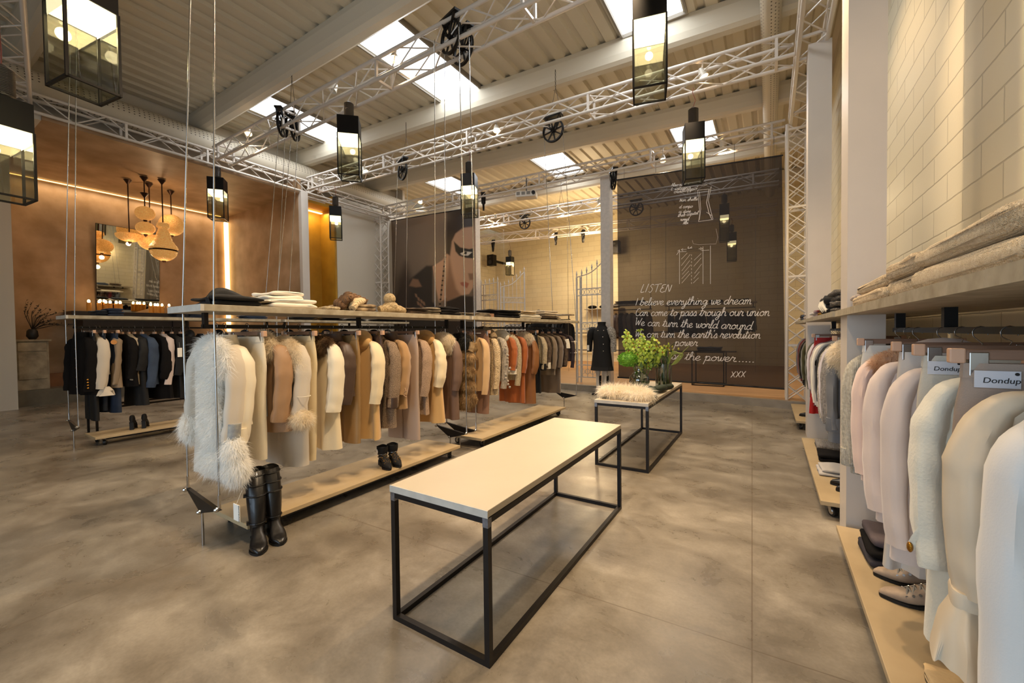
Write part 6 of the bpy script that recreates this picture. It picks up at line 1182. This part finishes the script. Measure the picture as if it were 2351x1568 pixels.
for s_ in (-1, 1): MB().path(catmull([(mx_+s_*.15, my_, 1.46), (mx_+s_*.23, my_-.01, 1.38), (mx_+s_*.27, my_-.02, 1.2), (mx_+s_*.28, my_-.03, .95)], 4), [.06, .075, .085, .09, .09, .085, .08, .07, .065, .062, .06, .058, .05][:13], 14).build('sleeve', BLACK_ if s_ < 0 else mat('spotted_lace', '#26211d', .7, hex2='#c9c0b2', scale=60), t, smooth=True)
bb = MB()
for x, z in ((-.04, 1.42), (.09, 1.42), (.07, 1.28), (.08, 1.12), (.08, .97)): bb.ell((mx_+x, my_-.145+abs(x)*.2, z), (.014, .008, .014), 10, 6)
bb.build('silver_buttons', SILV, t, smooth=True); MB().loft([[V((mx_+(.235+k*.02)*cos(q)*(1+.03*sin(q*14)), my_+(.165+k*.02)*sin(q), .64-.1*k)) for q in [2*pi*i/56 for i in range(56)]] for k in range(2)], False).build('lace_hem', mat('black_lace', '#1a1715', .8), t)
MB().box((mx_-.30, my_-.12, .98), (mx_-.25, my_-.118, 1.10)).build('price_tag', mat('tag_card', '#efe9dd', .6), t)
for s_ in (-1, 1): shoe(('left' if s_ < 0 else 'right')+' black ruffled boot worn by the mannequin', mx_+s_*.085-.0, my_, .0, -2.1, .42, L=.26, w=.042, m=SUED, heel=.05, name='mannequin_boot', r=.052)
# ---- back room: racks, rails, shelves, person
def plain_rack(label, x0, x1, y, zt, items, along='x', cols=(BLACK2,), seed=1, L=.85, sl=.6, grp=None, lab=None, sc=1):
    r_ = random.Random(seed); t = thing('clothes_rack', label, 'clothes rack', ((x0+x1)/2, y, .14))
    MB().box((x0, y-.22, zt), (x1, y+.22, zt+.04)).build('shelf_board', SHELFM, t); MB().box((x0+.05, y-.012, zt-.14), (x1-.05, y+.012, zt-.115)).build('hanging_rail', RAILM, t)
    for x in (x0+.1, x1-.1): MB().box((x-.012, y-.012, zt-.13), (x+.012, y+.012, zt)).build('bracket', STEEL, t)
    for x in (x0+.04, x1-.04): MB().tube((x, y-.18, .14), (x, y-.18, 5.0), .006, 6).build('steel_cable', CHROME, t)
    for i in range(items):
        xx = x0+.15+(x1-x0-.3)*i/(items-1); coat('wool_coat', 'back room garment', xx, y, zt-.125, pi/2+r_.uniform(-.5, .1), L*r_.uniform(.85, 1.1), r_.choice(cols), sl=sl, label=lab, group=grp, kids=False)
plain_rack('long rack of black clothes in the back room behind the middle rack', -7.9, -5.4, 12.3, 1.93, 16, cols=(BLACK2, BLACK_), seed=4, lab='black garment on the back room rack, seen under the middle shelf', grp='black garments in the back room')
plain_rack('rack of brown coats in the back room at the left of the dark banner', -4.35, -2.9, 12.6, 2.18, 8, cols=(mat('brown_coat_cloth', '#5a4636', .8), TAUPE2, BRL), seed=5, lab='brown coat on the back room rack beside the dark banner', grp='brown coats in the back room')
plain_rack('rack of navy shirts in the back room seen through the dark banner', -2.9, -.3, 14.3, 2.2, 11, cols=(NAVY, DDEN, mat('slate_shirt', '#4a5062', .8)), seed=6, lab='navy shirt on the rack seen through the dark banner', grp='navy shirts behind the dark banner')
for k, (x, z) in enumerate(((-2.6, 2.25), (-2.0, 2.25), (-1.4, 2.25), (-.7, 2.25))): folded('folded_garment', ('first', 'second', 'third', 'fourth')[k]+' dark folded pile seen through the dark banner, counted from its left', 'top', x, 14.3, 2.245, .4, .35, .09, NAVY, 2)
folded('folded_garment', 'brown folded tops on the shelf beside the dark banner', 'top', -3.6, 12.6, 2.225, .9, .35, .1, BPAT, 3)
t = thing('steel_frame_stand', 'low black steel stand on the boards behind the dark banner', 'stand', (-1.2, 10.6, .14))
for x in (-1.5, -.85):
    for y in (10.2, 10.8): MB().bar((x, y, .14), (x, y, .9), .022).build('leg', STEEL, t)
    for z in (.15, .9): MB().bar((x, 10.2, z), (x, 10.8, z), .022).build('rail', STEEL, t)
for y in (10.2, 10.8):
    for z in (.15, .9): MB().bar((-1.5, y, z), (-.85, y, z), .022).build('rail', STEEL, t)
folded('folded_garment', 'blue grey folded tops on the steel stand behind the dark banner', 'top', -1.17, 10.5, .912, .5, .4, .1, DENIM2, 3)
for z, lb in ((1.35, 'upper horizontal steel pipe along the back wall'), (.62, 'lower horizontal steel pipe along the back wall')): tag(MB().tube((-9, 16.6, z), (-1, 16.6, z), .03, 10).tube((-9, 16.6, z), (-9, 16.8, z), .02, 8).tube((-1, 16.6, z), (-1, 16.8, z), .02, 8).build('wall_pipe', GRILL), lb, 'pipe')
for k, z in enumerate((2.35, 1.45)):
    t = thing('wall_shelf', ('upper' if k == 0 else 'lower')+' short wall shelf with dark shoes behind the right gate', 'shelf', (-5.6, 16.4, z)); MB().box((-6.6, 16.3, z-.03), (-5.0, 16.8, z)).build('board', SHELFM, t)
    for j in range(3): c = V((-6.3+.5*j, 16.5, z)); o = MB().ell(c+V((0, 0, .075)), (.2, .12, .075), 14, 8).build('dark_hat', BLACK2, smooth=True); tag(o, 'dark hat on the %s shelf behind the right gate, %s from the left' % (('upper', 'lower')[k], ('first', 'second', 'third')[j]), 'hat')
# ceramic of a person in the back room
t = thing('person', 'person in a dark jacket with dark hair standing in the back room behind the racks', 'person', (-5.35, 9.95, .14))
hx, hy, hz = -5.35, 9.95, .14
bd = MB(); E_ = [((0, 0, .95), (0, 0, 1.12), (0, 0, 1.3), (0, 0, 1.48), (0, 0, 1.56), (0, 0, 1.64)), ]
R = [(.92, .165, .11), (1.05, .15, .10), (1.2, .165, .115), (1.38, .19, .12), (1.48, .185, .10), (1.53, .10, .07), (1.57, .055, .055), (1.64, .052, .055)]
bd.loft([[V((hx+a_*cos(q), hy+b__*sin(q), hz+z)) for q in [2*pi*i/24 for i in range(24)]] for z, a_, b__ in R])
bd.ell((hx, hy-.01, hz+1.74), (.075, .095, .12), 20, 14).ell((hx+.03, hy-.10, hz+1.735), (.012, .02, .022), 8, 6)
for s_ in (-1, 1):
    bd.path(catmull([(hx+s_*.16, hy, hz+1.46), (hx+s_*.22, hy, hz+1.2), (hx+s_*.23, hy-.06, hz+.95), (hx+s_*.22, hy-.1, hz+.8)], 4), [.055, .055, .052, .05, .048, .045, .043, .04, .038, .035, .03, .028, .026], 12)
    bd.path([(hx+s_*.09, hy, hz+.95), (hx+s_*.1, hy-.01, hz+.5), (hx+s_*.1, hy, hz+.06)], [.09, .06, .04], 14); bd.path([(hx+s_*.1, hy+.04, hz+.03), (hx+s_*.1, hy-.17, hz+.025)], [.035, .03], 10)
    for f in range(4): bd.path([(hx+s_*(.215)+.012*(f-1.5), hy-.1, hz+.79), (hx+s_*.215+.012*(f-1.5), hy-.115, hz+.72)], .008, 6)
    bd.path([(hx+s_*.2, hy-.11, hz+.79), (hx+s_*.19, hy-.13, hz+.75)], .009, 6)
bd.build('body', mat('skin', '#b98266', .55), t, smooth=True)
MB().ell((hx, hy+.015, hz+1.775), (.085, .10, .105), 18, 12).build('hair', mat('dark_hair', '#15100c', .6), t, smooth=True)
MB().loft([[V((hx+(a_+.02)*cos(q), hy+(b__+.02)*sin(q), hz+z)) for q in [2*pi*i/24 for i in range(24)]] for z, a_, b__ in R[:7]]).build('jacket', BLACK2, t, smooth=True)
for s_ in (-1, 1): MB().path(catmull([(hx+s_*.16, hy, hz+1.46), (hx+s_*.22, hy, hz+1.2), (hx+s_*.23, hy-.06, hz+.95), (hx+s_*.22, hy-.1, hz+.82)], 4), .065, 12).build('jacket_sleeve', BLACK2, t, smooth=True); MB().path([(hx+s_*.09, hy, hz+.98), (hx+s_*.1, hy-.01, hz+.5), (hx+s_*.1, hy, hz+.08)], [.11, .08, .07], 14).build('trouser_leg', DDEN, t, smooth=True)
